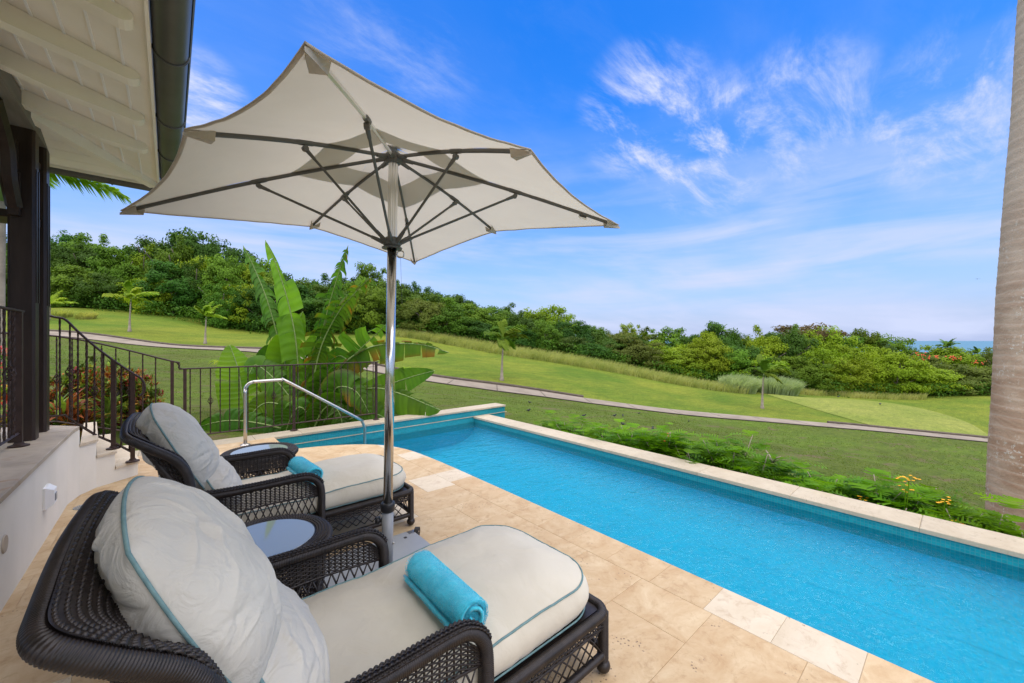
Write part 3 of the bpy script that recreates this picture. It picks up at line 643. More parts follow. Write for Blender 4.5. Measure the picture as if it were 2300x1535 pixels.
# posts (pairs of slim square posts with chamfered edges)
def post(x, y):
    m = MB(); s_ = 0.07; c_ = 0.016
    P_ = []
    for z, k in ((ZP + 0.0, c_), (3.08, c_)):
        P_.append([(x + a, y + b, z) for a, b in ((-s_ + k, -s_), (s_ - k, -s_), (s_, -s_ + k), (s_, s_ - k), (s_ - k, s_), (-s_ + k, s_), (-s_, s_ - k), (-s_, -s_ + k))])
    m.add(P_[0] + P_[1], [tuple(range(8))[::-1], tuple(range(8, 16))] + [(i, (i + 1) % 8, 8 + (i + 1) % 8, 8 + i) for i in range(8)])
    m.box((x + 0.0725, y - 0.035, (1.72 + 2.78) / 2), (0.006, 0.022, 1.06)); m.box((x + 0.0725, y + 0.035, (1.72 + 2.78) / 2), (0.006, 0.022, 1.06))
    return hpart(m, 'post', M['wood'])
for x, y in ((-0.87, 4.89), (-0.87, 5.27), (-1.20, 4.89), (-1.20, 5.27), (-0.87, 1.2), (-0.87, 0.85)): post(x, y)
hpart(MB().box((-1.0, 5.08, 2.42), (0.34, 0.30, 0.06)), 'post_spacer', M['wood']); hpart(MB().box((-1.0, 5.08, 2.9), (0.34, 0.30, 0.05)), 'post_spacer', M['wood'])
# eave beam
hpart(MB().box((-0.90, 0.5, 3.145), (0.20, 9.75, 0.13)), 'beam', M['beamgrey'])
hpart(MB().box((-3.6, 5.27, 3.145), (5.2, 0.18, 0.13)), 'beam', M['wood'])
hpart(MB().box((-3.6, 5.08, 2.62), (5.0, 0.12, 0.14)), 'tie_beam', M['wood'])
def brace(p0, p1, p2, p3, wv_):
    pts = smoothpath([p0, p1, p2, p3], 8); m = MB().tube(pts, 0.045, 6, up=wv_); return hpart(m, 'brace', M['wood'], smooth=False)
brace((-0.90, 4.80, 2.45), (-0.90, 4.66, 2.62), (-0.90, 4.58, 2.85), (-0.90, 4.30, 3.06), (1, 0, 0))
brace((-1.27, 4.89, 2.45), (-1.42, 4.89, 2.60), (-1.50, 4.89, 2.82), (-1.78, 4.89, 3.06), (0, 1, 0))
hpart(MB().box((-0.90, 4.79, 2.55), (0.06, 0.05, 0.34), 0).box((-0.90, 4.76, 2.80), (0.045, 0.06, 0.3)), 'bracket_plate', M['wood'])
# soffit and rafters
TZ = 0.287; EZ = 3.03; EX = -0.09; EYC = 5.47
def sz(x): return EZ + (EX - x) * TZ
YN = -3.2
nb = 26; bw = 0.118
for i in range(nb):
    x1 = EX - i * bw; x0 = x1 - bw + 0.006; off = (EX - x1)
    ye1 = EYC - off; ye0 = EYC - (EX - x0)
    m = MB(); t = 0.014
    m.add([(x1, YN, sz(x1)), (x0, YN, sz(x0)), (x0, ye0, sz(x0)), (x1, ye1, sz(x1)), (x1, YN, sz(x1) + t), (x0, YN, sz(x0) + t), (x0, ye0, sz(x0) + t), (x1, ye1, sz(x1) + t)],
          [(0, 1, 2, 3), (7, 6, 5, 4), (0, 3, 7, 4), (1, 5, 6, 2), (0, 4, 5, 1), (3, 2, 6, 7)])
    hpart(m, 'soffit_board', M['white'])
    if i: 
        m = MB(); xb = x1 + 0.003; m.add([(xb + a, yy, sz(xb) + e) for yy in (YN, ye1) for a, e in ((-0.006, -0.006), (0.006, -0.009), (0.006, 0.006), (-0.006, 0.008))], [(0, 1, 5, 4), (1, 2, 6, 5), (3, 0, 4, 7), (2, 3, 7, 6)])
        hpart(m, 'batten', M['batten'])
    # far side of the hip
    y1 = EYC - i * bw; y0 = y1 - bw + 0.004
    m = MB(); xe1 = EX - i * bw; xe0 = EX - (EYC - y0)
    zz = lambda yy: EZ + (EYC - yy) * TZ
    m.add([(-8, y1, zz(y1)), (-8, y0, zz(y0)), (xe0, y0, zz(y0)), (xe1, y1, zz(y1)), (-8, y1, zz(y1) + t), (-8, y0, zz(y0) + t), (xe0, y0, zz(y0) + t), (xe1, y1, zz(y1) + t)],
          [(3, 2, 1, 0), (4, 5, 6, 7), (4, 7, 3, 0), (2, 6, 5, 1), (1, 5, 4, 0), (7, 6, 2, 3)])
    hpart(m, 'soffit_board', M['white'])
def rafter(y, xin):
    m = MB(); prof = []
    w_ = 0.045; dpt = 0.115
    # underside: nose rounded, then follows the slope with a slight belly
    nose = EX - 0.045
    for k in range(9):
        a = -PI / 2 + PI * k / 8 * 1.0
        prof.append((nose - 0.055 + 0.055 * math.cos(a), 0, 0.5 + 0.5 * math.sin(a)))
    top = []; bot = []
    N_ = 16
    for k in range(N_ + 1):
        xx = (nose - 0.055) + (xin - nose + 0.055) * k / N_; dd = dpt * (0.62 + 0.38 * min(1, k / 4))
        top.append((xx, sz(xx) - 0.002)); bot.append((xx, sz(xx) - dd))
    arc = []
    xc = nose - 0.055; zc0 = sz(xc) - 0.002; dz = dpt * 0.62
    for k in range(1, 8):
        a = PI / 2 - PI * k / 8; arc.append((xc + 0.055 * math.cos(a), zc0 - dz / 2 + dz / 2 * math.sin(a)))
    loop = top[::-1] + arc + bot
    n = len(loop)
    m.add([(p[0], y - w_, p[1]) for p in loop] + [(p[0], y + w_, p[1]) for p in loop], [(i, (i + 1) % n, n + (i + 1) % n, n + i) for i in range(n)])
    # side faces as quads
    o = len(m.v) - 2 * n
    T_ = list(range(N_, -1, -1))  # loop indices of top from eave inward
    for k in range(N_):
        a, b, c, d = T_[k], T_[k + 1], n - 1 - (N_ - k - 1), n - 1 - (N_ - k)
        m.f.append((o + a, o + b, o + c, o + d)); m.f.append((o + n + d, o + n + c, o + n + b, o + n + a))
    m.f.append(tuple(o + i for i in [N_] + list(range(N_ + 1, N_ + 8)) + [N_ + 8])); m.f.append(tuple(o + n + i for i in ([N_] + list(range(N_ + 1, N_ + 8)) + [N_ + 8])[::-1]))
    return hpart(m, 'rafter', M['white'])
for y in (4.49, 3.92, 3.33, 2.745, 2.15, 1.56, 0.97, 0.38, -0.21, -0.8, -1.39): rafter(y, max(-3.1, -(EYC - y) + EX - 0.0) if y > 2.5 else -3.1)
# hip rafter
m = MB(); hp = []
c0 = Vector((EX - 0.03, EYC - 0.03, 0))
for k in range(13):
    s_ = k / 12 * 3.0; x, y = c0.x - s_, c0.y - s_; z = EZ + s_ * TZ; dd = 0.10 * (0.5 + 0.5 * min(1, k / 2))
    for e in (-0.03, 0.03):
        hp.append((x + e, y - e, z - 0.002)); hp.append((x + e, y - e, z - dd))
m.add(hp, [f for k in range(12) for f in ((4 * k, 4 * k + 1, 4 * k + 5, 4 * k + 4), (4 * k + 1, 4 * k + 3, 4 * k + 7, 4 * k + 5), (4 * k + 3, 4 * k + 2, 4 * k + 6, 4 * k + 7))] + [(0, 2, 3, 1)])
hpart(m, 'hip_rafter', M['white'])
# fascia, gutters
hpart(MB().box((EX + 0.008, (YN + EYC) / 2, EZ + 0.02), (0.016, EYC - YN, 0.085)), 'fascia', M['white'])
hpart(MB().box((-4.05, EYC + 0.010, EZ + 0.02), (8.0, 0.016, 0.085)), 'fascia', M['white'])
def gutter(p0, p1, side, joints):
    m = MB(); d = (p1 - p0).normalized(); s_ = Vector(side); r_ = 0.076
    prof = [(math.cos(a) * r_, math.sin(a) * r_) for a in [PI + PI * k / 14 for k in range(15)]]
    prof = [(-r_, 0.012)] + prof + [(r_, 0.012)] + [(r_ + 0.010, 0.016), (r_ + 0.012, 0.006), (r_ + 0.004, 0.0)] 
    V_ = []
    for q in (p0, p1):
        for a, z in prof: V_.append(q + s_ * a + Vector((0, 0, z)))
    n = len(prof); m.add(V_, [(i, i + 1, n + i + 1, n + i) for i in range(n - 1)]); 
    o = hpart(m, 'gutter', M['gutter'], smooth=True)
    for t in joints:
        q = p0.lerp(p1, t); pts = [q + s_ * (math.cos(a) * (r_ + 0.003)) + Vector((0, 0, math.sin(a) * (r_ + 0.003))) for a in [PI + PI * k / 12 for k in range(13)]]
        mm_ = MB().tube(pts, 0.006, 6, up=d); mm_.build('gutter_strap', M['gutter'], o, smooth=True)
gutter(Vector((0.008, YN, EZ + 0.02)), Vector((0.008, EYC + 0.09, EZ + 0.02)), (1, 0, 0), (0.25, 0.45, 0.70, 0.80, 0.88))
gutter(Vector((0.07, EYC + 0.10, EZ + 0.02)), Vector((-8, EYC + 0.10, EZ + 0.02)), (0, 1, 0), (0.062, 0.2, 0.4))
# roof covering above
rz_ = 0.10
hpart(MB().add([(0.0, YN, EZ + rz_), (0.0, EYC + 0.1, EZ + rz_), (-4, EYC - 4, EZ + rz_ + 4 * TZ), (-4, YN, EZ + rz_ + 4 * TZ), (-8, EYC + 0.1, EZ + rz_), (-8, YN, EZ + rz_ )],
    [(0, 1, 2, 3), (1, 4, 2), (2, 4, 5, 3)]), 'roof', M['gutter'])
hpart(MB().box((-4.6, 1.0, 3.22), (6.9, 8.3, 0.03)), 'veranda_ceiling', M['white'])
# wall fittings
sl_ = thing('step_light', 'white square hooded wall light on the white terrace wall', 'wall light', (-0.665, 4.28, 0.31), 0)
m = MB(); m.add([(0, -0.07, -0.075), (0, 0.07, -0.075), (0, 0.07, 0.075), (0, -0.07, 0.075), (0.05, -0.045, -0.05), (0.05, 0.045, -0.05), (0.05, 0.045, 0.05), (0.05, -0.045, 0.05), (0.012, -0.07, -0.075), (0.012, 0.07, -0.075), (0.012, 0.07, 0.075), (0.012, -0.07, 0.075)],
    [(0, 1, 9, 8), (1, 2, 10, 9), (2, 3, 11, 10), (3, 0, 8, 11), (8, 9, 5, 4), (9, 10, 6, 5), (10, 11, 7, 6), (11, 8, 4, 7), (4, 5, 6, 7)])
m.build('housing', M['batten'], sl_)
MB().box((0.052, 0.0, -0.005), (0.006, 0.05, 0.05)).build('lens', M['greypaint'], sl_)
vt = thing('wall_vent', 'small round grey vent plate on the white terrace wall', 'vent', (-0.664, 3.36, 0.335))
m = MB(); m.add([(0.006, 0.045 * math.cos(a), 0.045 * math.sin(a)) for a in [2 * PI * k / 20 for k in range(20)]] + [(0, 0.05 * math.cos(a), 0.05 * math.sin(a)) for a in [2 * PI * k / 20 for k in range(20)]],
    [tuple(range(20))] + [(i, 20 + i, 20 + (i + 1) % 20, (i + 1) % 20) for i in range(20)])
m.build('cover', M['stonecap'], vt)

# ------------------------------------------------------------------ railings
def twisted(m, p0, p1, s_=0.0065):
    p0 = Vector(p0); p1 = Vector(p1); L_ = (p1 - p0).length; nseg = max(6, int(L_ / 0.035)); V_ = []
    for i in range(nseg + 1):
        q = p0.lerp(p1, i / nseg); a = i * 0.8 if 0 < i < nseg else 0
        for k in range(4): V_.append(q + Vector((math.cos(a + k * PI / 2 + PI / 4), math.sin(a + k * PI / 2 + PI / 4), 0)) * s_ * 1.3)
    m.add(V_, [(i * 4 + k, i * 4 + (k + 1) % 4, i * 4 + 4 + (k + 1) % 4, i * 4 + 4 + k) for i in range(nseg) for k in range(4)])
def basket(c, h=0.10, r_=0.026):
    m = MB()
    for j in range(4):
        pts = []
        for k in range(11):
            t = k / 10; a = j * PI / 2 + t * PI * 1.1; rr = r_ * math.sin(PI * t) ** 0.8 + 0.003; pts.append((c[0] + rr * math.cos(a), c[1] + rr * math.sin(a), c[2] - h / 2 + h * t))
        m.tube(pts, 0.0042, 5)
    m.sphere((c[0], c[1], c[2] + h / 2 + 0.008), 0.011, 6, 5); m.sphere((c[0], c[1], c[2] - h / 2 - 0.008), 0.011, 6, 5)
    return m
def flange(m, x, y, z, r_=0.055):
    m.lathe([(0.0, 0.032), (0.024, 0.032), (0.03, 0.018), (r_, 0.010), (r_, 0.0)], (x, y, z), 16)
def railing(name_label, path_top, path_bot, posts, nbal, baskets, ts=(0, 1), scroll=None):
    """top and bottom rails are 3D polylines; balusters spread evenly between; posts: (parameter, foot z)"""
    root = thing('railing', name_label, 'railing', tuple(Vector(path_bot[0]) * 1.0)); O = -Vector(path_bot[0])
    def p(mb, nm, smooth=False, parent=None):
        o = mb.build(nm, M['iron'], parent or root, smooth=smooth)
        if parent is None: o.location = O
        return o
    Tp = resample(path_top, n=101); Bp = resample(path_bot, n=101)
    top = [Vector(q) for q in path_top] + ([Vector(q) for q in scroll] if scroll else [])
    p(MB().tube(smoothpath(top, 6) if len(top) > 2 else top, 0.019, 6, flat=0.55), 'top_rail'); p(MB().tube(path_bot, 0.011, 4), 'bottom_rail')
    at = lambda A_, t: A_[min(100, max(0, int(round(t * 100))))]
    for t, zf in posts:
        a, b = at(Tp, t), at(Bp, t); m = MB(); m.box((b.x, b.y, (a.z + zf) / 2), (0.036, 0.036, a.z - zf - 0.01)); flange(m, b.x, b.y, zf)
        p(m, 'post')
    for i in range(nbal):
        t = (i + 0.5) / nbal; t = ts[0] + (ts[1] - ts[0]) * t
        if any(abs(t - q[0]) < 0.35 / nbal for q in posts): continue
        f = t * 100; k = min(99, int(f)); a = Tp[k].lerp(Tp[k + 1], f - k); b = Bp[k].lerp(Bp[k + 1], f - k)
        m = MB(); twisted(m, b, (b.x, b.y, a.z)); o = p(m, 'baluster')
        if i in baskets:
            bb = basket((b.x, b.y, b.z + (a.z - b.z) * 0.5)); bb.build('basket', M['iron'], o, smooth=True)
    return root
# A: over the end wall
Yr = 6.93
railing('straight iron railing standing on the pool end wall before the banana plant', [(0.10, Yr, 1.035), (2.84, Yr, 1.035)], [(0.16, Yr, 0.115), (2.80, Yr, 0.115)],
        [(0.0, 0.0), (0.5, 0.0), (1.0, 0.0)], 24, (2, 9, 15, 20))
# B: sloping section of the outer side of the steps
railing('outer sloping iron railing behind the steps, meeting the straight railing at a small scroll', [(-2.1, Yr + 0.12, 1.50), (-1.0, Yr + 0.06, 1.47), (0.02, Yr, 1.145)], [(-2.1, Yr + 0.12, 0.50), (-1.0, Yr + 0.06, 0.47), (0.05, Yr, 0.115)],
        [(0.99, 0.0), (0.02, 0.3)], 17, (3, 8, 13), scroll=[(0.07, Yr, 1.13), (0.10, Yr, 1.09), (0.10, Yr, 1.05), (0.13, Yr, 1.035)])
# C: railing along the near side of the steps
def at_px(px, py, x=None, y=None, d=None):
    l = (px - CX) / F
    if x is not None: d = x / (SA + l * CA)
    if y is not None: d = y / (CA - l * SA)
    return W(px, py, d)
c_top = [W(60, 696, 3.65), W(120, 712, 3.75), W(146, 718, 3.80), W(175, 745, 3.86), W(215, 780, 3.95), W(262, 815, 4.03), W(300, 840, 4.10)]
c_bot = [Vector((q.x, q.y, 0)) for q in c_top]
zb = [0.70, 0.70, 0.70, 0.60, 0.47, 0.36, 0.25]
c_bot = [Vector((q.x, q.y, z)) for q, z in zip(c_bot, zb)]
e_ = c_top[-1]
railing('curved iron handrail running down beside the stone steps to a scrolled end', c_top, c_bot, [(0.78, 0.315), (0.99, 0.16)], 11, (3, 6),
        scroll=[W(318, 852, 4.12), W(325, 868, 4.13), W(322, 884, 4.12), W(313, 889, 4.11)])
# D: railing on the terrace
railing('iron terrace railing ending at the dark posts on the left', [(-0.845, 0.9, ZP + 1.01), (-0.845, 4.70, ZP + 1.01)], [(-0.845, 0.95, ZP + 0.10), (-0.845, 4.66, ZP + 0.10)],
        [(0.99, ZP), (0.5, ZP), (0.01, ZP)], 34, (2, 7, 12, 17, 22, 27, 31))
# pool handrail
hr = thing('handrail', 'bent stainless steel handrail curving down into the pool', 'handrail', (0.78, 6.42, 0))
pts = [(0, 0, 0.0), (0, 0, 0.70)] + [(0.11 - 0.11 * math.cos(a), 0, 0.74 + 0.11 * math.sin(a)) for a in [PI / 2 * k / 7 for k in range(8)]] + [(0.40, 0, 0.855)] + [(0.46, 0, 0.845), (0.52, 0, 0.815)] + [(1.50, 0, 0.175)] + [(1.58, 0, 0.10), (1.62, 0, 0.0), (1.625, 0, -0.10), (1.625, 0, -0.70)]
MB().tube(smoothpath(pts, 3), 0.022, 14).build('tube', M['steel'], hr, smooth=True)
MB().lathe([(0.0, 0.022), (0.025, 0.022), (0.035, 0.014), (0.06, 0.006), (0.062, 0.0)], (0, 0, 0), 20).build('base_plate', M['steel'], hr, smooth=True)

# ------------------------------------------------------------------ wicker helpers
def wrapped(pts, r_, step=0.0045, n=10, flat=1.0, up=None, closed=False, amp=0.10):
    """a pole wound with cane: ridges run round it"""
    q = 4; P0 = resample(pts, step=step, closed=closed); P = resample(pts, n=len(P0) * q if closed else (len(P0) - 1) * q + 1, closed=closed); m = MB()
    m.tube(P, lambda i: r_ * (1 + amp * 0.45 * (abs(math.sin(PI * i / q)) * 2 - 1.2)), n, closed=closed, flat=flat, up=up); return m
def weave(m, fn, ns, nt_, rs=0.0035, rw=0.0030, amp=0.004, sub=2, stakes=True, n=4, twill=1):
    """fn(s,t)->point; stakes run along t at ns stations, weavers along s at nt_ rows, over and under"""
    eps = 1e-3
    def nrm(s, t):
        a = fn(min(1, s + eps), t) - fn(max(0, s - eps), t); b = fn(s, min(1, t + eps)) - fn(s, max(0, t - eps)); c = a.cross(b)
        return c.normalized() if c.length > 1e-12 else Vector((0, 0, 1))
    if stakes:
        for i in range(ns):
            s = i / (ns - 1); K = 10; m.tube([fn(s, k / (K - 1)) for k in range(K)], rs, n)
    for j in range(nt_):
        t = (j + 0.5) / nt_; pts = []
        for i in range((ns - 1) * sub + 1):
            s = i / ((ns - 1) * sub); ph = (i / sub) / twill; off = math.cos(PI * (ph + j)) * amp
            pts.append(fn(s, t) + nrm(s, t) * off)
        m.tube(pts, rw, n)
    return m
def lattice(m, fn, nx, r_=0.0028, lean=1.6, n=4):
    for i in range(nx + 1):
        for sg in (-1, 1):
            a = i / nx; b = a + sg * lean / nx
            if b < -0.001 or b > 1.001: continue
            m.tube([fn(a, 0), fn((a + b) / 2, 0.5), fn(b, 1)], r_, n)
    return m

# ------------------------------------------------------------------ chaise longue
CW = 0.76          # between tube centres
def make_chaise(loc, label):
    root = thing('chaise_longue', label, 'lounge chair', loc, 0, 'wicker loungers by the pool')
    wk = M['wicker']
    def P_(mb, nm, mat=wk, smooth=True, parent=None): return mb.build(nm, mat, parent or root, smooth=smooth)
    FX = 1.42; cr = 0.06
    # top and bottom rails round the foot end
    def uloop(z, x0, x1, inset=0.0):
        L_ = [(x0, inset, z), (x1 - cr, inset, z)] + [(x1 - cr + cr * math.sin(a), inset + cr - cr * math.cos(a), z) for a in [PI / 2 * k / 5 for k in range(1, 6)]]
        L_ += [(x1, CW - inset - cr, z)] + [(x1 - cr + cr * math.cos(a), CW - inset - cr + cr * math.sin(a), z) for a in [PI / 2 * k / 5 for k in range(1, 6)]] + [(x0, CW - inset, z)]
        return L_
    P_(wrapped(uloop(0.262, 0.12, FX), 0.021, 0.006, 8), 'seat_rail')
    def low(z0):
        return [(x, y, z0 + 0.035 * math.sin(PI * min(1, max(0, (x - 0.1) / (FX - 0.1)))) if 0.001 < y < CW - 0.001 or True else z0) for x, y, z in uloop(0, 0.12, FX)]
    P_(wrapped(resample(low(0.085), step=0.05), 0.017, 0.006, 7), 'lower_rail')
    for (x, y) in ((FX - 0.018, 0.012), (FX - 0.018, CW - 0.012), (0.14, 0.012), (0.14, CW - 0.012)):
        m = wrapped([(x, y, 0.262), (x, y, 0.055)], 0.023, 0.006, 8); m.sphere((x, y, 0.030), 0.031, 12, 8, (1, 1, 0.95)); P_(m, 'leg')
    # apron: narrow woven band above a crossed lattice
    for side in (0, 1, 2):
        if side < 2:
            yy = 0 if side == 0 else CW; nm = 26
            zl = lambda s: 0.085 + 0.035 * math.sin(PI * s) + 0.012
            f1 = lambda s, t, yy=yy: Vector((0.14 + (FX - 0.18) * s, yy, 0.205 + 0.045 * t)); f2 = lambda s, t, yy=yy: Vector((0.14 + (FX - 0.18) * s, yy, zl(s) + (0.205 - zl(s)) * t))
            ns = 40; nx = 22
        else:
            f1 = lambda s, t: Vector((FX, 0.05 + (CW - 0.1) * s, 0.205 + 0.045 * t)); f2 = lambda s, t: Vector((FX, 0.05 + (CW - 0.1) * s, 0.10 + 0.105 * t)); ns = 22; nx = 12
        m = MB(); weave(m, f1, ns, 6, 0.0035, 0.0034, 0.004); lattice(m, f2, nx, 0.0035); 
        m.tube([f2(k / 12, 1) for k in range(13)], 0.006, 5)
        P_(m, 'woven_apron').__setitem__('kind', 'stuff')
    # seat deck
    P_(MB().box((0.78, CW / 2, 0.258), (1.24, CW - 0.06, 0.012)), 'seat_deck', wk, False)
    # arms
    AX = 0.735
    def armtop(x): return 0.545 - 0.012 * (x - 0.1)
    for yy in (0, CW):
        sg = -1 if yy == 0 else 1; y_ = yy + sg * 0.012
        pts = [(AX + 0.02, y_, 0.10), (AX + 0.02, y_, 0.28), (AX + 0.018, y_, 0.43), (AX + 0.0, y_, 0.492), (AX - 0.045, y_, 0.532), (AX - 0.11, y_, 0.545), (0.40, y_, 0.543), (0.20, y_, 0.548), (0.085, y_, 0.565)]
        sp_ = smoothpath(pts, 6)
        am = wrapped(sp_, 0.029, 0.0058, 10, flat=0.80, up=(0, 0, 1), amp=0.09); P_(am, 'arm')
        # plaited cap along the top of the arm
        cap_p = [p for p in sp_ if p.z > 0.47]; cap_p = resample(cap_p, n=40)
        def fcap(s, t, cap_p=cap_p):
            k = min(38, int(s * 39)); f = s * 39 - k; q = cap_p[k].lerp(cap_p[k + 1], f); tg = (cap_p[k + 1] - cap_p[k]).normalized(); nu = Vector((-tg.z, 0, tg.x)); nu = nu if (nu.x + 2 * nu.z) > 0 else -nu
            a = (t - 0.5) * 1.9; return q + Vector((0, math.sin(a) * 0.030, 0)) + nu * (math.cos(a) * 0.0265)
        m = MB(); weave(m, fcap, 92, 4, 0.003, 0.0034, 0.0024, 3, False); P_(m, 'plaited_cap').__setitem__('kind', 'stuff')
        x0 = 0.12
        ftop = lambda x: 0.525 if x < AX - 0.11 else 0.525 - 0.09 * ((x - AX + 0.11) / 0.12) ** 2
        xe = AX
        fa = lambda s, t, y_=y_: Vector((x0 + (xe - x0) * s, y_, 0.405 + 0.02 * math.sin(s * 3) + (ftop(x0 + (xe - x0) * s) - 0.405 - 0.02 * math.sin(s * 3)) * t))
        fb = lambda s, t, y_=y_: Vector((x0 + (xe - x0) * s, y_, 0.275 + (0.13 + 0.02 * math.sin(s * 3)) * t))
        m = MB(); weave(m, fa, 26, 13, 0.0042, 0.0030, 0.0045); lattice(m, fb, 16, 0.0036, 1.5); m.tube([fb(k / 12, 1) for k in range(13)], 0.0055, 5)
        P_(m, 'arm_panel').__setitem__('kind', 'stuff')
    # back: rolled rim with a plaited band, woven panel
    yo = -0.015
    rim_half = [(0.088, 0.0 - 0.012, 0.54), (0.088, -0.012, 0.62), (0.070, -0.016, 0.705), (0.020, -0.024, 0.785), (-0.065, -0.036, 0.855), (-0.120, -0.032, 0.895), (-0.152, -0.020, 0.918), (-0.166, 0.014, 0.928)]
    mid = [(-0.172, 0.10, 0.930), (-0.178, 0.24, 0.932), (-0.18, CW / 2, 0.934)]
    rim = rim_half + mid; rim = rim + [(x, CW - y, z) for x, y, z in rim[::-1][1:]]
    inn_half = [(0.094, 0.018, 0.54), (0.092, 0.020, 0.62), (0.076, 0.030, 0.695), (0.040, 0.044, 0.765), (-0.020, 0.062, 0.800), (-0.060, 0.078, 0.838), (-0.080, 0.094, 0.862), (-0.088, 0.120, 0.874)]
    mid2 = [(-0.090, 0.17, 0.878), (-0.092, 0.26, 0.880), (-0.093, CW / 2, 0.881)]
    inn = inn_half + mid2; inn = inn + [(x, CW - y, z) for x, y, z in inn[::-1][1:]]
    NR_ = 260
    Rm = smoothpath(rim, 8); In = smoothpath(inn, 8)
    Rr = [Rm[i] for i in range(len(Rm))]
    def samp(A_, s): f = s * (len(A_) - 1); k = min(len(A_) - 2, int(f)); return A_[k].lerp(A_[k + 1], f - k)
    P_(wrapped([p for p in Rr], 0.0225, 0.0062, 12, amp=0.09), 'rim')
    def fband(s, t):
        a = samp(Rr, s); b = samp(In, s); q = a.lerp(b, 0.02 + 1.10 * t); bulge = 0.024 * (1 - t ** 2.2) + 0.002; return q + Vector((0.3, 0, 0.95)) * bulge
    m = MB(); weave(m, fband, 170, 7, 0.0035, 0.0046, 0.0034, 3, False, 5)
    for i in range(0, 341):
        s = i / 340; m.tube([fband(s, k / 4) for k in range(5)], 0.0029, 4, cap=False)
    P_(m, 'plaited_band').__setitem__('kind', 'stuff')
    m = MB(); m.grid(lambda s, t: fband(s, t) - Vector((0.002, 0, 0.008)), 90, 5); P_(m, 'band_lining')
    # the panel hangs from the inner edge of the band down to the seat
    def fback(s, t):
        y = 0.035 + (CW - 0.07) * s; e = min(1, min(s, 1 - s) * 9); top = Vector((-0.095 + 0.02 * (1 - e), y, 0.878 - 0.06 * (1 - e) ** 2)); bot = Vector((0.235, y, 0.27)); q = top.lerp(bot, t)
        return q + Vector((-0.035, 0, -0.02)) * math.sin(PI * t)
    m = MB(); weave(m, fback, 42, 46, 0.0042, 0.0050, 0.0048, 2, True, 4); P_(m, 'back_panel').__setitem__('kind', 'stuff')
    for sg, yy in ((1, 0.0), (-1, CW)):
        def fw(s, t, yy=yy, sg=sg):   # wing between the rim's side and the back panel
            a = samp(Rr, 0.02 + s * 0.26) if sg == 1 else samp(Rr, 1 - (0.02 + s * 0.26)); z = a.z - 0.03
            b = fback(0.0 if sg == 1 else 1.0, min(1, max(0, (0.93 - z) / 0.68))); return Vector((a.x, a.y + sg * 0.012, a.z)).lerp(b, t)
        m = MB(); weave(m, fw, 18, 10, 0.004, 0.0045, 0.004, 2, True, 4); P_(m, 'wing_panel').__setitem__('kind', 'stuff')
        def fs(s, t, yy=yy):   # lower side of the back
            x = 0.10 + 0.13 * s; return Vector((x, yy + sg * 0.004, 0.27 + (0.52 - 0.27) * t))
        m = MB(); weave(m, fs, 8, 24, 0.0042, 0.0045, 0.0045); P_(m, 'side_panel').__setitem__('kind', 'stuff')
        MBk = wrapped([(0.235, yy + sg * 0.02, 0.27), (-0.10, yy + sg * 0.02, 0.86)], 0.015, 0.006, 7); P_(MBk, 'back_stile')
    m = MB().tube([(0.02, 0.0, 0.50), (0.02, CW, 0.50)], 0.016, 8); m.sphere((0.02, CW + 0.02, 0.50), 0.028, 10, 7); m.sphere((0.02, -0.02, 0.50), 0.022, 10, 7); P_(m, 'hinge_bar')
    return root
def fbm(p, o=4): return noise.fractal(p, 0.9, 2.1, o)
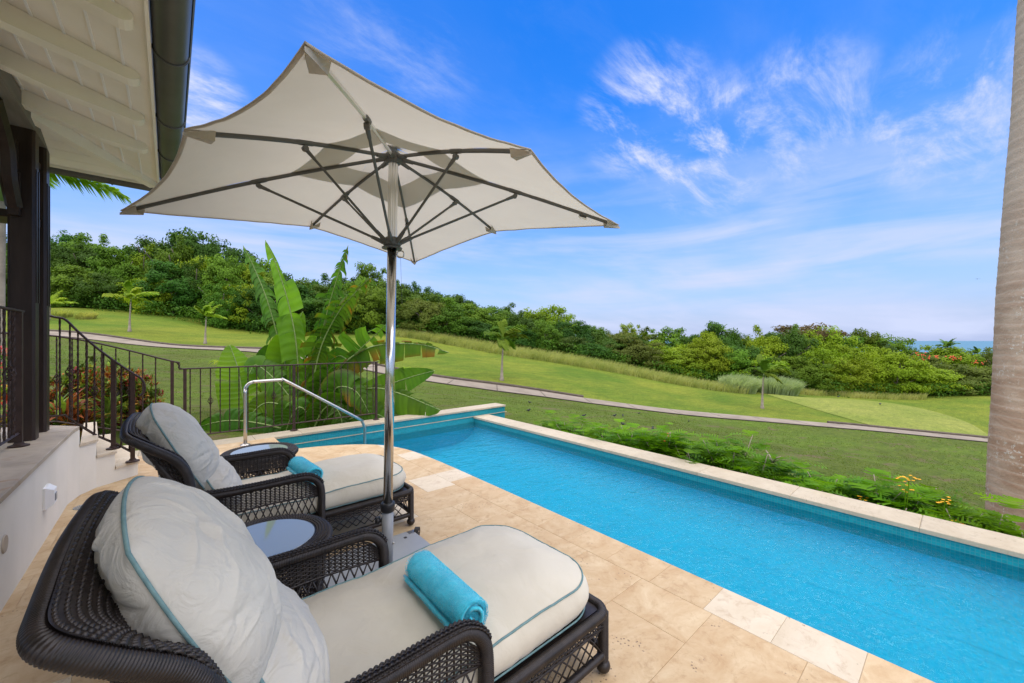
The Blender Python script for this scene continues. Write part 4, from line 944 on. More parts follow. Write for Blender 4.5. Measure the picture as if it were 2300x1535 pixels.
def make_cushions(loc, seed, labels, detail=1.0):
    """seat pad, lower back roll and the big pillow: they rest on the wicker frame"""
    s0 = Vector((seed * 13.1, seed * 7.7, seed * 3.3))
    # ---- seat pad
    sp = thing('seat_cushion', labels[0], 'cushion', loc, 0, 'long cream seat cushions')
    x0, x1, y0, y1 = 0.24, 1.415, 0.028, CW - 0.028
    Nn = int(300 * detail); zb = 0.280; 
    def outline(i, inset):
        # rounded rectangle; foot corners rounder than the back ones
        L1 = x1 - x0 - 0.05 - 0.15; a = []
        return None
    def rr(t, ins):
        xa, xb, ya, yb = x0 + ins, x1 - ins, y0 + ins, y1 - ins; hw_ = (yb - ya) * 0.49; rb = max(0.002, min(hw_, 0.05 - ins * 0.1)); rf_ = max(0.002, min(hw_, 0.19 - ins * 0.35))
        segs = [('l', (xa + rb, ya), (xb - rf_, ya)), ('a', (xb - rf_, ya + rf_), rf_, -PI / 2), ('l', (xb, ya + rf_), (xb, yb - rf_)), ('a', (xb - rf_, yb - rf_), rf_, 0),
                ('l', (xb - rf_, yb), (xa + rb, yb)), ('a', (xa + rb, yb - rb), rb, PI / 2), ('l', (xa, yb - rb), (xa, ya + rb)), ('a', (xa + rb, ya + rb), rb, PI)]
        Ls = [math.dist(s_[1], s_[2]) if s_[0] == 'l' else s_[2] * PI / 2 for s_ in segs]; T_ = t * sum(Ls); k = 0
        while k < 7 and T_ > Ls[k]: T_ -= Ls[k]; k += 1
        s_ = segs[k]; f = min(1, T_ / max(Ls[k], 1e-9))
        if s_[0] == 'l': return (s_[1][0] + (s_[2][0] - s_[1][0]) * f, s_[1][1] + (s_[2][1] - s_[1][1]) * f)
        a = s_[3] + f * PI / 2; return (s_[1][0] + s_[2] * math.cos(a), s_[1][1] + s_[2] * math.sin(a))
    def ztop(x, y): # seam height
        foot = max(0.0, min(1.0, (x - 0.62) / 0.35)); foot = foot * foot * (3 - 2 * foot); return 0.385 + 0.018 * foot
    rings = []; ridx = {}
    prof = [(0.30, zb, 0), (0.05, zb, 0), (0.004, zb + 0.006, 0)]
    rings_spec = [('b', 0.25, 0.0), ('b', 0.10, 0.0), ('b', 0.016, 0.0), ('s', 0.0, 0.05), ('s', 0.0, 0.2), ('s', 0, 0.4), ('s', 0, 0.6), ('s', 0, 0.8), ('s', 0, 0.95), ('t', 0.004, 0)] + [('t', ins, 0) for ins in (0.014, 0.026, 0.042, 0.06, 0.082, 0.108, 0.138, 0.172, 0.21, 0.25, 0.285, 0.315, 0.335)]
    V_ = []; 
    for kind, ins, f in rings_spec:
        for i in range(Nn):
            t = i / Nn
            if kind == 'b': x, y = rr(t, ins); z = zb
            elif kind == 's':
                b = 0.020 * math.sin(PI * f); x, y = rr(t, -b + 0.004); zt = ztop(x, y); z = zb + 0.006 + (zt - zb - 0.006) * f
                wob = fbm(Vector((x * 5, y * 5, z * 3)) + s0) * 0.007; pk = noise.noise(Vector((x * 24, y * 24, z * 3)) + s0) * 0.0022; cx_, cy_ = x - 0.85, y - CW / 2; ln = math.hypot(cx_, cy_); x += cx_ / ln * (wob + pk); y += cy_ / ln * (wob + pk)
            else:
                x, y = rr(t, ins); zt = ztop(x, y); foot = max(0.0, min(1.0, (x - 0.62) / 0.4)); foot = foot * foot * (3 - 2 * foot)
                crown = (0.030 + 0.036 * foot) * (1 - (1 - min(1, ins / 0.26)) ** 2.4); z = zt + crown
                puck = math.exp(-ins / 0.045) * min(1, ins / 0.012)
                z += puck * noise.noise(Vector((x * 38, y * 38, 0)) + s0) * 0.0065 + fbm(Vector((x * 4.5, y * 4.5, 2.0)) + s0) * 0.006
                dd = math.hypot((x - 0.70) * 2.2, (y - CW * 0.42)); z -= 0.010 * math.exp(-(dd / 0.25) ** 2)
                # folds where the pad bends by the arms
                z += 0.006 * math.exp(-((x - 0.66) / 0.10) ** 2) * noise.noise(Vector((x * 16 + y * 5, y * 7, 4)) + s0)
            V_.append((x, y, z))
    m = MB(); nr = len(rings_spec)
    m.add(V_, [(j * Nn + i, j * Nn + (i + 1) % Nn, (j + 1) * Nn + (i + 1) % Nn, (j + 1) * Nn + i) for j in range(nr - 1) for i in range(Nn)])
    m.f.append(tuple(range((nr - 1) * Nn, nr * Nn))); m.f.append(tuple(range(Nn))[::-1])
    body = m.build('pad', M['cushion'], sp, smooth=True)
    pt = [Vector(V_[9 * Nn + i]) + Vector((0, 0, 0.001)) for i in range(0, Nn, 2)]; MB().tube(pt, 0.0042, 6, closed=True).build('piping', M['piping'], sp, smooth=True)
    pb = [(rr(i / 150, -0.003)[0], rr(i / 150, -0.003)[1], zb + 0.006) for i in range(150)]; MB().tube(pb, 0.0036, 6, closed=True).build('piping', M['piping'], sp, smooth=True)
    # ---- pillows
    def pillow(name, label, c, hw, hh, th, lean, res, ex, wr, grp, sag=0.0):
        root = thing(name, label, 'pillow', (loc[0] + c[0], loc[1] + c[1], loc[2] + c[2]), 0, grp)
        ax_w = Vector((0, 1, 0)); ax_h = Vector((-math.sin(lean), 0, math.cos(lean))); ax_t = Vector((math.cos(lean), 0, math.sin(lean)))
        rc_ = np.random.RandomState(seed * 7 + int(hh * 1000)); CG = 240; gu, gv = np.meshgrid(np.linspace(-1, 1, CG), np.linspace(-1, 1, CG)); CF = {}
        for side_ in (1, -1):
            fld = np.zeros((CG, CG))
            for q_ in range(int(34 if side_ > 0 else 44)):
                if rc_.rand() < 0.62:      # gathers running in from the seam
                    e_ = rc_.randint(4); t_0 = rc_.uniform(-1, 1); cu, cv = ((t_0, -1), (1, t_0), (t_0, 1), (-1, t_0))[e_]; an = math.atan2(-cv, -cu) + rc_.normal() * 0.45; ln_ = rc_.uniform(.12, .42); wd_ = rc_.uniform(.018, .045); am_ = rc_.uniform(.4, 1.0) * rc_.choice([-1, 1], p=[.6, .4])
                else:
                    cu, cv = rc_.uniform(-.85, .85, 2); an = rc_.uniform(-0.4, 1.3) + 0.3; ln_ = rc_.uniform(.2, .55); wd_ = rc_.uniform(.03, .07); am_ = rc_.uniform(.3, .9) * rc_.choice([-1, 1])
                du, dv = gu - cu, gv - cv; pa = du * math.cos(an) + dv * math.sin(an); pe = -du * math.sin(an) + dv * math.cos(an) + rc_.normal() * .5 * pa ** 2
                fld += (1.0 if side_ > 0 else 1.6) * am_ * np.exp(-(np.abs(pe) / wd_) ** 1.3) * np.exp(-(pa / ln_) ** 2)
            CF[side_] = fld
        def cre(u, v, side):
            a_ = (u + 1) / 2 * (CG - 1); b_q = (v + 1) / 2 * (CG - 1); i_ = min(CG - 2, int(a_)); j_ = min(CG - 2, int(b_q)); fa_, fb_ = a_ - i_, b_q - j_; f_ = CF[side]
            return (f_[j_, i_] * (1 - fa_) + f_[j_, i_ + 1] * fa_) * (1 - fb_) + (f_[j_ + 1, i_] * (1 - fa_) + f_[j_ + 1, i_ + 1] * fa_) * fb_
        def S_(u, v, side):
            # u,v in [-1,1]; squircle mapping keeps the rim smooth
            uu = u * math.sqrt(max(0, 1 - 0.30 * v * v)); vv = v * math.sqrt(max(0, 1 - 0.30 * u * u))
            r_ = max(abs(u), abs(v)); e = (1 - abs(u) ** ex) * (1 - abs(v) ** ex); t_ = th * max(0, e) ** 0.55
            p = ax_w * (uu * hw) + ax_h * (vv * hh) + ax_t * (side * t_)
            q = Vector((u * 2.1, v * 2.1, side * 3.0)) + s0
            rim = 1 - (1 - r_) ** 2
            ridge = (1 - abs(noise.noise(q * 1.4 + Vector((5, 1, 2))))) ** 3 - 0.5
            wn_ = fbm(q * 0.7, 2) * 0.011 * wr + ridge * 0.002 * wr + cre(u, v, side) * 0.018 * wr
            a = math.atan2(v, u); pk = noise.noise(Vector((a * 5.5, r_ * 1.6, side)) + s0) * 0.007 * wr * max(0, (r_ - 0.45) / 0.55) * (1 - r_) * 3.2
            p += ax_t * (side * (wn_ + pk) * min(1, (1 - r_) * 5))
            # slump: gravity widens the bottom
            p += ax_t * (sag * (0.3 - v) * 0.5 * t_ / max(th, 1e-6) * (1 if side > 0 else 0.2))
            return p
        m = MB()
        for side in (1, -1):
            fn = lambda s, t, side=side: S_(math.sin((s * 2 - 1) * PI / 2), math.sin((t * 2 - 1) * PI / 2), side)
            g = MB().grid(fn, res, res); 
            if side == -1: g.f = [f[::-1] for f in g.f]
            m.add(g.v, g.f)
        m.build('cover', M['pillow'], root, smooth=True)
        rimp = []
        for k in range(4):
            for i in range(24):
                q = math.sin((i / 24 * 2 - 1) * PI / 2); u, v = ((q, -1), (1, q), (-q, 1), (-1, -q))[k]; rimp.append(S_(u, v, 1) * 1.006)
        MB().tube(rimp, 0.0048, 6, closed=True).build('piping', M['piping'], root, smooth=True)
        return root
    pillow('lower_pillow', labels[1], (0.225, CW / 2, 0.50), 0.335, 0.155, 0.115, 0.50, int(90 * detail), 2.6, 0.9, 'lower back cushions', 0.03)
    pillow('back_pillow', labels[2], (0.045, CW / 2 + 0.0, 0.780), 0.345, 0.285, 0.135, 0.46, int(190 * detail), 2.4, 1.2, 'puffy back pillows', 0.05)
def make_towel(loc, ln, r_, rz, label, twist, seed):
    root = thing('rolled_towel', label, 'towel', loc, rz, 'rolled turquoise towels')
    # cross-section: a spiral of thick terry cloth
    turns = 3.1; th = r_ / (turns + 0.55); NT = 190; NL = int(ln / 0.006)
    def sec(k, outer):
        a = k / NT * turns * 2 * PI; rad = r_ - (a / (2 * PI)) * th * 1.0; rr_ = rad if outer else rad - th * 0.80
        return a, rr_
    m = MB(); V_ = []
    rings = []
    for j in range(NL + 1):
        y = -ln / 2 + ln * j / NL; ring = []
        e = min(1, min(j, NL - j) / 3)
        for outer in (1, 0):
            rg = range(NT + 1) if outer else range(NT, -1, -1)
            for k in rg:
                a, q = sec(k, outer); q -= (1 - e) * 0.004 * (1 if outer else -1)
                x = q * math.cos(a + twist); z = q * math.sin(a + twist) * 0.94
                band = outer and a < 1.0 and a > 0.25
                am = 0.0006 if band else 0.0032
                nv = noise.noise(Vector((x * 150, y * 150, z * 150 + seed * 10))) * am + (noise.noise(Vector((x * 30, y * 22, z * 30))) * 0.003 if not band else 0)
                nv -= 0.0035 if band else 0
                s_ = 1 if outer else -1
                x += math.cos(a + twist) * nv * s_; z += math.sin(a + twist) * nv * s_
                yy = y + (0.012 * math.sin(k * 0.05 + seed) if (j == 0 or j == NL) else 0) + noise.noise(Vector((k * 0.3, seed, j))) * (0.002 if e < 1 else 0)
                ring.append((x, yy, z + 0.0))
        V_ += ring
    n = 2 * (NT + 1)
    fs = [(j * n + i, j * n + (i + 1) % n, (j + 1) * n + (i + 1) % n, (j + 1) * n + i) for j in range(NL) for i in range(n)]
    for j in (0, NL):
        for k in range(NT):
            a, b, c, d = j * n + k, j * n + k + 1, j * n + n - 2 - k, j * n + n - 1 - k
            fs.append((a, b, c, d) if j else (d, c, b, a))
    m.add(V_, fs); m.build('cloth', M['towel'], root, smooth=True)
    # terry loops: short pile on the outside and the end
    rg = random.Random(seed); pile = MB()
    for i in range(26000):
        if rg.random() < 0.75:
            a = rg.uniform(0, 2 * PI); k = a / (2 * PI) / turns * NT
            if 0.25 < a < 1.0: continue
            rad = r_ - a / (2 * PI) * th + 0.0015; y = rg.uniform(-ln / 2, ln / 2); p = Vector((rad * math.cos(a + twist), y, rad * math.sin(a + twist) * 0.94)); nn_ = Vector((math.cos(a + twist), 0, math.sin(a + twist)))
        else:
            a = rg.uniform(0, turns * 2 * PI); rad = r_ - a / (2 * PI) * th - th * rg.uniform(0.0, 0.8); p = Vector((rad * math.cos(a + twist), -ln / 2 + 0.001, rad * math.sin(a + twist) * 0.94)); nn_ = Vector((0, -1, 0))
        dr_ = (nn_ + Vector((rg.uniform(-.7, .7), rg.uniform(-.7, .7), rg.uniform(-.7, .7)))).normalized(); t_ = dr_.orthogonal().normalized() * 0.0009
        q = p + dr_ * rg.uniform(0.002, 0.0042); pile.add([p - t_, p + t_, q], [(0, 1, 2)])
    pile.build('pile', M['towel'], root, kind='stuff')
    # flat-woven border band
    bandm = MB()
    bandm.grid(lambda s, t: Vector(((r_ - 0.0005 - (0.30 + 0.66 * t) / (2 * PI) * th) * math.cos(0.30 + 0.66 * t + twist), -ln / 2 + 0.002 + (ln - 0.004) * s, (r_ - 0.0005 - (0.30 + 0.66 * t) / (2 * PI) * th) * math.sin(0.30 + 0.66 * t + twist) * 0.94)), 30, 8)
    bandm.build('border_band', M['towelband'], root, smooth=True)
    return root
C1 = (0.0, 1.005, 0.0); C2 = (0.0, 2.785, 0.0)
ch1 = make_chaise(C1, 'dark wicker chaise nearest the camera, filling the lower left corner')
ch2 = copy_tree(ch1); ch2.location = C2; ch2['label'] = 'dark wicker chaise farther off, beyond the umbrella pole'
make_cushions(C1, 1, ('long cream seat cushion with teal piping on the nearest chaise', 'small lower back cushion tucked under the big pillow of the nearest chaise', 'large crumpled cream pillow with teal piping on the nearest chaise'))
make_cushions(C2, 2, ('long cream seat cushion with teal piping on the farther chaise', 'small lower back cushion tucked under the pillow of the farther chaise', 'puffy cream pillow with teal piping leaning on the farther chaise'), 0.8)
make_towel((0.775, 1.29, 0.487), 0.41, 0.073, R(-2), 'rolled turquoise towel on the nearest chaise, spiral end facing the camera', 3.6, 1)
make_towel((0.74, 3.14, 0.487), 0.38, 0.070, R(4), 'rolled turquoise towel on the farther chaise beside its wicker arm', 3.4, 2)

# ------------------------------------------------------------------ side tables
def make_table(loc, R0, h, label, rz=0.0):
    root = thing('side_table', label, 'side table', loc, rz, 'round wicker side tables'); wk = M['wicker']
    circ = lambda r_, z, n=64: [(r_ * math.cos(2 * PI * k / n), r_ * math.sin(2 * PI * k / n), z) for k in range(n)]
    wrapped(circ(R0, h - 0.03), 0.024, 0.0058, 10, closed=True).build('rim', wk, root, smooth=True)
    def ft(s, t): a = 2 * PI * s; q = R0 + 0.004 - 0.062 * t; return Vector((q * math.cos(a), q * math.sin(a), h - 0.006 + 0.006 * math.sin(PI * t)))
    m = MB(); weave(m, ft, 201, 5, 0.003, 0.0048, 0.0036, 1, False, 4)
    for i in range(300): m.tube([ft(i / 300, k / 3) for k in range(4)], 0.0027, 4, cap=False)
    m.build('plaited_top_band', wk, root, smooth=True, kind='stuff')
    m = MB(); m.grid(lambda s, t: ft(s, t) - Vector((0, 0, 0.006)), 64, 3, closeu=True); m.build('band_lining', wk, root, smooth=True)
    def fs(s, t): a = 2 * PI * s; q = R0 - 0.004 - 0.02 * (1 - t); return Vector((q * math.cos(a), q * math.sin(a), h - 0.26 + 0.215 * t))
    m = MB(); weave(m, fs, 81, 16, 0.0042, 0.0042, 0.005, 2, True, 4); m.build('woven_side', wk, root, smooth=True, kind='stuff')
    def fl(s, t): a = 2 * PI * s; q = R0 - 0.024; return Vector((q * math.cos(a), q * math.sin(a), 0.09 + (h - 0.26 - 0.09) * t))
    m = MB(); lattice(m, fl, 40, 0.0035, 1.6); m.build('lattice', wk, root, smooth=True, kind='stuff')
    wrapped(circ(R0 - 0.024, 0.085), 0.016, 0.006, 7, closed=True).build('lower_ring', wk, root, smooth=True)
    for k in range(4):
        a = PI / 4 + k * PI / 2; x, y = (R0 - 0.024) * math.cos(a), (R0 - 0.024) * math.sin(a); m = wrapped([(x, y, h - 0.04), (x, y, 0.05)], 0.018, 0.006, 7); m.sphere((x, y, 0.026), 0.026, 10, 7); m.build('leg', wk, root, smooth=True)
    gr = R0 - 0.062
    MB().lathe([(0, 0.0), (gr - 0.002, 0.0), (gr, -0.002), (gr, -0.008), (0, -0.008)], (0, 0, h - 0.001), 64).build('glass_top', M['glass'], root)
    wrapped(circ(gr + 0.002, h - 0.006), 0.005, 0.01, 6, closed=True).build('glass_edging', M['black'], root, smooth=True)
    return root
tb = make_table((0.355, 2.235, 0), 0.275, 0.455, 'round glass topped wicker table between the two chaises')
t2 = copy_tree(tb); t2.location = (0.60, 4.06, 0); t2.rotation_euler = (0, 0, 0.6); t2['label'] = 'round glass topped wicker table beyond the farther chaise near the pool'

# ------------------------------------------------------------------ umbrella
UC = Vector((1.02, 2.27, 0)); lean = Vector((0.012, -0.004, 0))
um = thing('umbrella', 'square off white market umbrella on a polished pole in a grey base', 'umbrella', tuple(UC + Vector((-0.02, 0.02, 0))))
UO = -(UC + Vector((-0.02, 0.02, 0)))
def U_(mb, nm, mat, smooth=False, parent=None, **k):
    o = mb.build(nm, mat, parent or um, smooth=smooth, **k)
    if parent is None: o.location = UO
    return o
def pole(z): return Vector((UC.x + (z - 2.3) * 0.014, UC.y - (z - 2.3) * 0.006, z))
THUB, LHUB = 2.53, 2.01
U_(MB().tube([pole(0.06), pole(0.40)], 0.0335, 24), 'base_sleeve', M['greypaint'], True)
U_(MB().tube([pole(0.392), pole(0.398), pole(0.44), pole(0.447)], lambda i: (0.036, 0.041, 0.041, 0.037)[i], 20), 'collar', M['black'], True)
kp = pole(0.335); kd = Vector((-CA, SA, 0))
U_(MB().tube([kp + kd * 0.03, kp + kd * 0.045, kp + kd * 0.047, kp + kd * 0.068, kp + kd * 0.07], lambda i: (0.01, 0.01, 0.024, 0.024, 0.018)[i], 14), 'knob', M['black'], True)
for s_, zz in ((1, 0.20), (-1, 0.165)): U_(MB().sphere(pole(zz) - kd * (0.036 * s_), 0.008, 8, 6), 'bolt', M['steel'], True)
U_(MB().tube([pole(0.42), pole(LHUB - 0.03)], 0.0275, 28), 'pole', M['chrome'], True)
# fluted upper pole
m = MB(); nfl = 36; V_ = []
for z in (LHUB - 0.02, THUB + 0.02):
    c = pole(z)
    for k in range(nfl): a = 2 * PI * k / nfl; rr_ = 0.0265 + (0.0018 if k % 3 else -0.0016); V_.append((c.x + rr_ * math.cos(a), c.y + rr_ * math.sin(a), c.z))
m.add(V_, [(k, (k + 1) % nfl, nfl + (k + 1) % nfl, nfl + k) for k in range(nfl)]); U_(m, 'fluted_pole', M['alu'])
# base plate with casters
plate = [(-0.34 + a, -0.33 + b) for a, b in ((0.05, 0), (0.62, 0), (0.67, 0.05), (0.67, 0.62), (0.62, 0.67), (0.05, 0.67), (0, 0.62), (0, 0.05))]
pc = pole(0)
U_(MB().prism([(pc.x + a + 0.005, pc.y + b) for a, b in plate], 0.035, 0.052), 'base_plate', M['greypaint'])
for a, b in ((0.31, 0.31), (0.31, -0.31), (-0.31, 0.31), (-0.31, -0.31)):
    bs = U_(MB().lathe([(0, 0.0535), (0.012, 0.0535), (0.012, 0.052)], (pc.x + a * 0.8, pc.y + b * 0.85, 0), 12), 'bolt_hole', M['black'])
    w0 = Vector((pc.x + a * 1.16, pc.y + b * 1.0, 0.037)); dv = Vector((b, -a, 0)).normalized()
    fork = U_(MB().box((w0.x - 0.03 * (1 if a > 0 else -1), w0.y, 0.050), (0.075, 0.045, 0.008)), 'caster_bracket', M['steel'])
    wm = MB(); wm.tube([w0 - dv * 0.016, w0 - dv * 0.014, w0 + dv * 0.014, w0 + dv * 0.016], lambda i: (0.028, 0.036, 0.036, 0.028)[i], 18); wm.build('wheel', M['rubber'], fork, smooth=False)
# tips of the ribs: corners reach farther and lower
A0 = 4.149; tips = []
for k in range(8):
    t = A0 - k * PI / 4; rr_ = 1.445 if k % 2 == 0 else 1.0; zt = 2.272 - (0.125 if k % 2 == 0 else 0)
    dx, dy = rr_ * math.cos(t), rr_ * math.sin(t); tips.append(Vector((UC.x + dx, UC.y + dy, zt + 0.02 * dx)))
hubt = pole(THUB)
def rib_pt(k, f):   # slight upward bow of each rib
    a = hubt + (tips[k] - hubt).normalized() * 0.05; p = a.lerp(tips[k], f); return p + Vector((0, 0, 0.018 * math.sin(PI * f)))
# canopy: eight panels tensioned between ribs, edges drawn in
def cpt(k, f, t, lift=0.012):
    a, b = rib_pt(k, f), rib_pt((k + 1) % 8, f); q = a.lerp(b, t); s_ = 4 * t * (1 - t)
    c = Vector((hubt.x, hubt.y, q.z)); q = q + (c - q) * (0.048 * s_ * f ** 2) + Vector((0, 0, -0.020 * s_ * f * (1 - f) * 2 - 0.006 * s_ * f))
    q.z += lift + 0.0012 * noise.noise(Vector((q.x * 9, q.y * 9, k))) * 3
    return q
for k in range(8):
    m = MB(); m.grid(lambda s, t, k=k: cpt(k, 0.19 + 0.81 * t, s), 25, 30)
    U_(m, 'canopy_panel', M['canopy'], True)
    e = [cpt(k, 1.0, s / 24) for s in range(25)]
    m = MB(); V_ = []
    for s in range(25):
        q = cpt(k, 1.0, s / 24); q2 = cpt(k, 0.984, s / 24); V_ += [q + Vector((0, 0, 0.003)), q - Vector((0, 0, 0.004)), q2 - Vector((0, 0, 0.005))]
    m.add(V_, [(3 * s + j, 3 * s + 3 + j, 3 * s + 4 + j, 3 * s + 1 + j) for s in range(24) for j in (0, 1)]); U_(m, 'hem', M['hem'], True)
    # vent cap above the opening
    def vpt(s, t, k=k):
        q = cpt(k, 0.02 + 0.36 * t, s, 0.012); c = hubt; q = Vector((c.x + (q.x - c.x) * min(1, t * 6), c.y + (q.y - c.y) * min(1, t * 6), q.z)); return q + Vector((0, 0, 0.055 * (1 - t) ** 0.8 + 0.045 * math.sin(PI * min(1, t)) + 0.004))
    m = MB(); m.grid(lambda s, t: vpt(s, t), 13, 12); U_(m, 'vent_panel', M['canopy'], True)
    # seam along each rib
    m = MB(); m.tube([rib_pt(k, 0.19 + 0.81 * j / 10) + Vector((0, 0, 0.010)) for j in range(11)], 0.003, 4); U_(m, 'seam', M['canopy'])
U_(MB().lathe([(0, 0.20), (0.02, 0.195), (0.03, 0.17), (0.02, 0.15), (0.045, 0.12), (0.05, 0.10)], (hubt.x, hubt.y, THUB - 0.03), 16), 'finial', M['frame'], True)
# hubs, ribs, struts, pockets
def hub(z, r_, hgt):
    m = MB(); c = pole(z); m.lathe([(0.03, -hgt / 2), (r_ * 0.8, -hgt / 2), (r_, -hgt / 4), (r_, hgt / 4), (r_ * 0.75, hgt / 2), (0.03, hgt / 2)], tuple(c), 16)
    return U_(m, 'hub', M['frame'], False)
hub(THUB - 0.01, 0.052, 0.06); hub(LHUB, 0.052, 0.06)
U_(MB().lathe([(0.03, 0), (0.06, 0), (0.06, 0.006), (0.03, 0.006)], tuple(pole(LHUB - 0.036)), 20), 'hub_ring', M['frame'])
for k in range(8):
    d = (tips[k] - hubt).normalized(); jf = 0.50 if k % 2 == 0 else 0.62
    jr = 0.50 if k % 2 == 0 else 0.50
    tip_in = 0.965 if k % 2 == 0 else 0.95
    L_ = [rib_pt(k, tip_in * j / 8) for j in range(9)]
    rb = U_(MB().tube(L_, 0.0085, 6, flat=1.3), 'rib', M['alu'] if k == 0 else M['frame'])
    m = MB(); m.tube([hubt + d * 0.03, hubt + d * 0.12], lambda i: (0.017, 0.012)[i], 6); m.build('socket', M['frame'], rb)
    q = rib_pt(k, jr); m = MB(); m.tube([q - d * 0.05, q - d * 0.03, q + d * 0.03, q + d * 0.05], lambda i: (0.010, 0.014, 0.014, 0.010)[i], 8)
    q2 = q + Vector((0, 0, -0.028)); m.tube([q2 + d.cross(Vector((0, 0, 1))) * -0.012, q2 + d.cross(Vector((0, 0, 1))) * 0.012], 0.014, 10); m.build('joint', M['frame'], rb)
    lh = pole(LHUB); dd = Vector((d.x, d.y, 0)).normalized(); sa = lh + dd * 0.045 + Vector((0, 0, 0.0))
    st = MB().tube([sa, q2], 0.0075, 6); v = (q2 - sa).normalized()
    st.tube([sa, sa + v * 0.08], lambda i: (0.015, 0.010)[i], 6); st.tube([q2, q2 - v * 0.06], lambda i: (0.012, 0.009)[i], 6)
    U_(st, 'strut', M['frame'])
    # fabric pocket holding the rib tip
    tp = tips[k]; sd = d.cross(Vector((0, 0, 1))).normalized(); pk = MB(); wdt = 0.034
    P0 = tp + d * 0.005; A_ = tp - d * 0.10
    pk.add([P0, A_ + sd * wdt + Vector((0, 0, 0.012)), A_ - sd * wdt + Vector((0, 0, 0.012)), A_ + sd * wdt * 0.7 - Vector((0, 0, 0.030)), A_ - sd * wdt * 0.7 - Vector((0, 0, 0.030)), P0 - Vector((0, 0, 0.012))],
           [(0, 1, 3, 5), (0, 5, 4, 2), (5, 3, 4)]); U_(pk, 'rib_pocket', M['hem'])
# care tag, pull ring, cord
q = rib_pt(6, 0.82); dv = (tips[6] - hubt).normalized()
U_(MB().add([q - dv * 0.03, q + dv * 0.03, q + dv * 0.03 - Vector((0, 0, 0.035)), q - dv * 0.03 - Vector((0, 0, 0.035))], [(0, 1, 2, 3)]), 'label_tag', M['batten'])
U_(MB().add([q - dv * 0.024 + Vector((0, 0, -0.012)) - Vector((SA, CA, 0)) * .001, q + dv * 0.024 + Vector((0, 0, -0.012)) - Vector((SA, CA, 0)) * .001, q + dv * 0.024 - Vector((0, 0, 0.022)) - Vector((SA, CA, 0)) * .001, q - dv * 0.024 - Vector((0, 0, 0.022)) - Vector((SA, CA, 0)) * .001], [(0, 1, 2, 3)]), 'tag_print', M['black'])
rc = pole(LHUB - 0.07) + Vector((CA, -SA, 0)) * 0.052
rg_ = [rc + Vector((CA, -SA, 0)) * (0.020 * math.copysign(abs(math.cos(a)) ** 0.7, math.cos(a))) + Vector((0, 0, 0.020 * math.copysign(abs(math.sin(a)) ** 0.7, math.sin(a)))) for a in [2 * PI * k / 20 for k in range(20)]]
U_(MB().tube(rg_, 0.004, 6, closed=True), 'pull_ring', M['steel'], True)
U_(MB().tube([rc - Vector((0, 0, 0.02)), rc - Vector((0, 0, 0.30)) + Vector((0.01, 0, 0))], 0.0008, 4), 'cord', M['frame'])

# ------------------------------------------------------------------ vegetation
def pix_ground(px, py, d0=7.0, d1=110.0):
    prev = d0
    for i in range(400):
        d = d0 * (d1 / d0) ** (i / 399); p = W(px, py, d)
        if p.z < gz1(p.x, p.y):
            a, b = prev, d
            for _ in range(18):
                mid_ = (a + b) / 2; q = W(px, py, mid_)
                if q.z < gz1(q.x, q.y): b = mid_
                else: a = mid_
            q = W(px, py, b); return Vector((q.x, q.y, gz1(q.x, q.y))), b
        prev = d
    q = W(px, py, d1); return Vector((q.x, q.y, gz1(q.x, q.y))), d1
nrs = np.random.RandomState(5)
def crown_mesh(name, seed, clumps, per, rx, ry, rz_, leaf, flat=0.0, low=-0.75, shell=0.62):
    """unit crown: leaf-sized faces in clumps spread through an uneven volume; base at z=0, top near 1"""
    rs = np.random.RandomState(seed); C_ = []
    while len(C_) < clumps:
        v = rs.normal(size=3); v /= np.linalg.norm(v)
        if v[2] < low: continue
        rad = shell + (1 - shell) * rs.rand() ** 0.6
        bumpy = 1 + 0.20 * math.sin(3.1 * v[0] + seed) * math.cos(2.7 * v[1] + seed * 2) + 0.12 * rs.randn()
        C_.append(v * rad * bumpy)
    V_ = np.zeros((clumps * per, 4, 3)); k = 0
    for c in C_:
        cr_ = 0.15 + 0.12 * rs.rand(); 
        off = rs.normal(size=(per, 3)); off /= np.linalg.norm(off, axis=1)[:, None]; off *= (rs.rand(per, 1) ** 0.5) * cr_ * np.array([1.2, 1.2, 0.8])
        p = (c[None] + off)
        n_l = off / cr_ * 0.9 + c[None] * 0.5 + rs.normal(size=(per, 3)) * 0.45 + np.array([0, 0, 0.45]); n_l /= np.linalg.norm(n_l, axis=1)[:, None]
        t_ = np.cross(n_l, rs.normal(size=(per, 3))); t_ /= np.linalg.norm(t_, axis=1)[:, None]; b_ = np.cross(n_l, t_)
        s_ = leaf * 1.35 * (0.6 + 0.8 * rs.rand(per, 1)); 
        P_ = p * np.array([rx, ry, rz_]) + np.array([0, 0, 1 - rz_])
        V_[k:k + per, 0] = P_ - t_ * s_; V_[k:k + per, 1] = P_ - b_ * s_ * 0.5; V_[k:k + per, 2] = P_ + t_ * s_; V_[k:k + per, 3] = P_ + b_ * s_ * 0.5; k += per
    V_ = V_.reshape(-1, 3); nf = clumps * per
    me = bpy.data.meshes.new(name); me.vertices.add(len(V_)); me.vertices.foreach_set('co', V_.ravel().astype(np.float32)); me.loops.add(nf * 4); me.loops.foreach_set('vertex_index', np.arange(nf * 4, dtype=np.int32))
    me.polygons.add(nf); me.polygons.foreach_set('loop_start', np.arange(0, nf * 4, 4, dtype=np.int32)); me.polygons.foreach_set('loop_total', np.full(nf, 4, dtype=np.int32)); me.update(calc_edges=True)
    me.materials.append(M['leafm']); return me
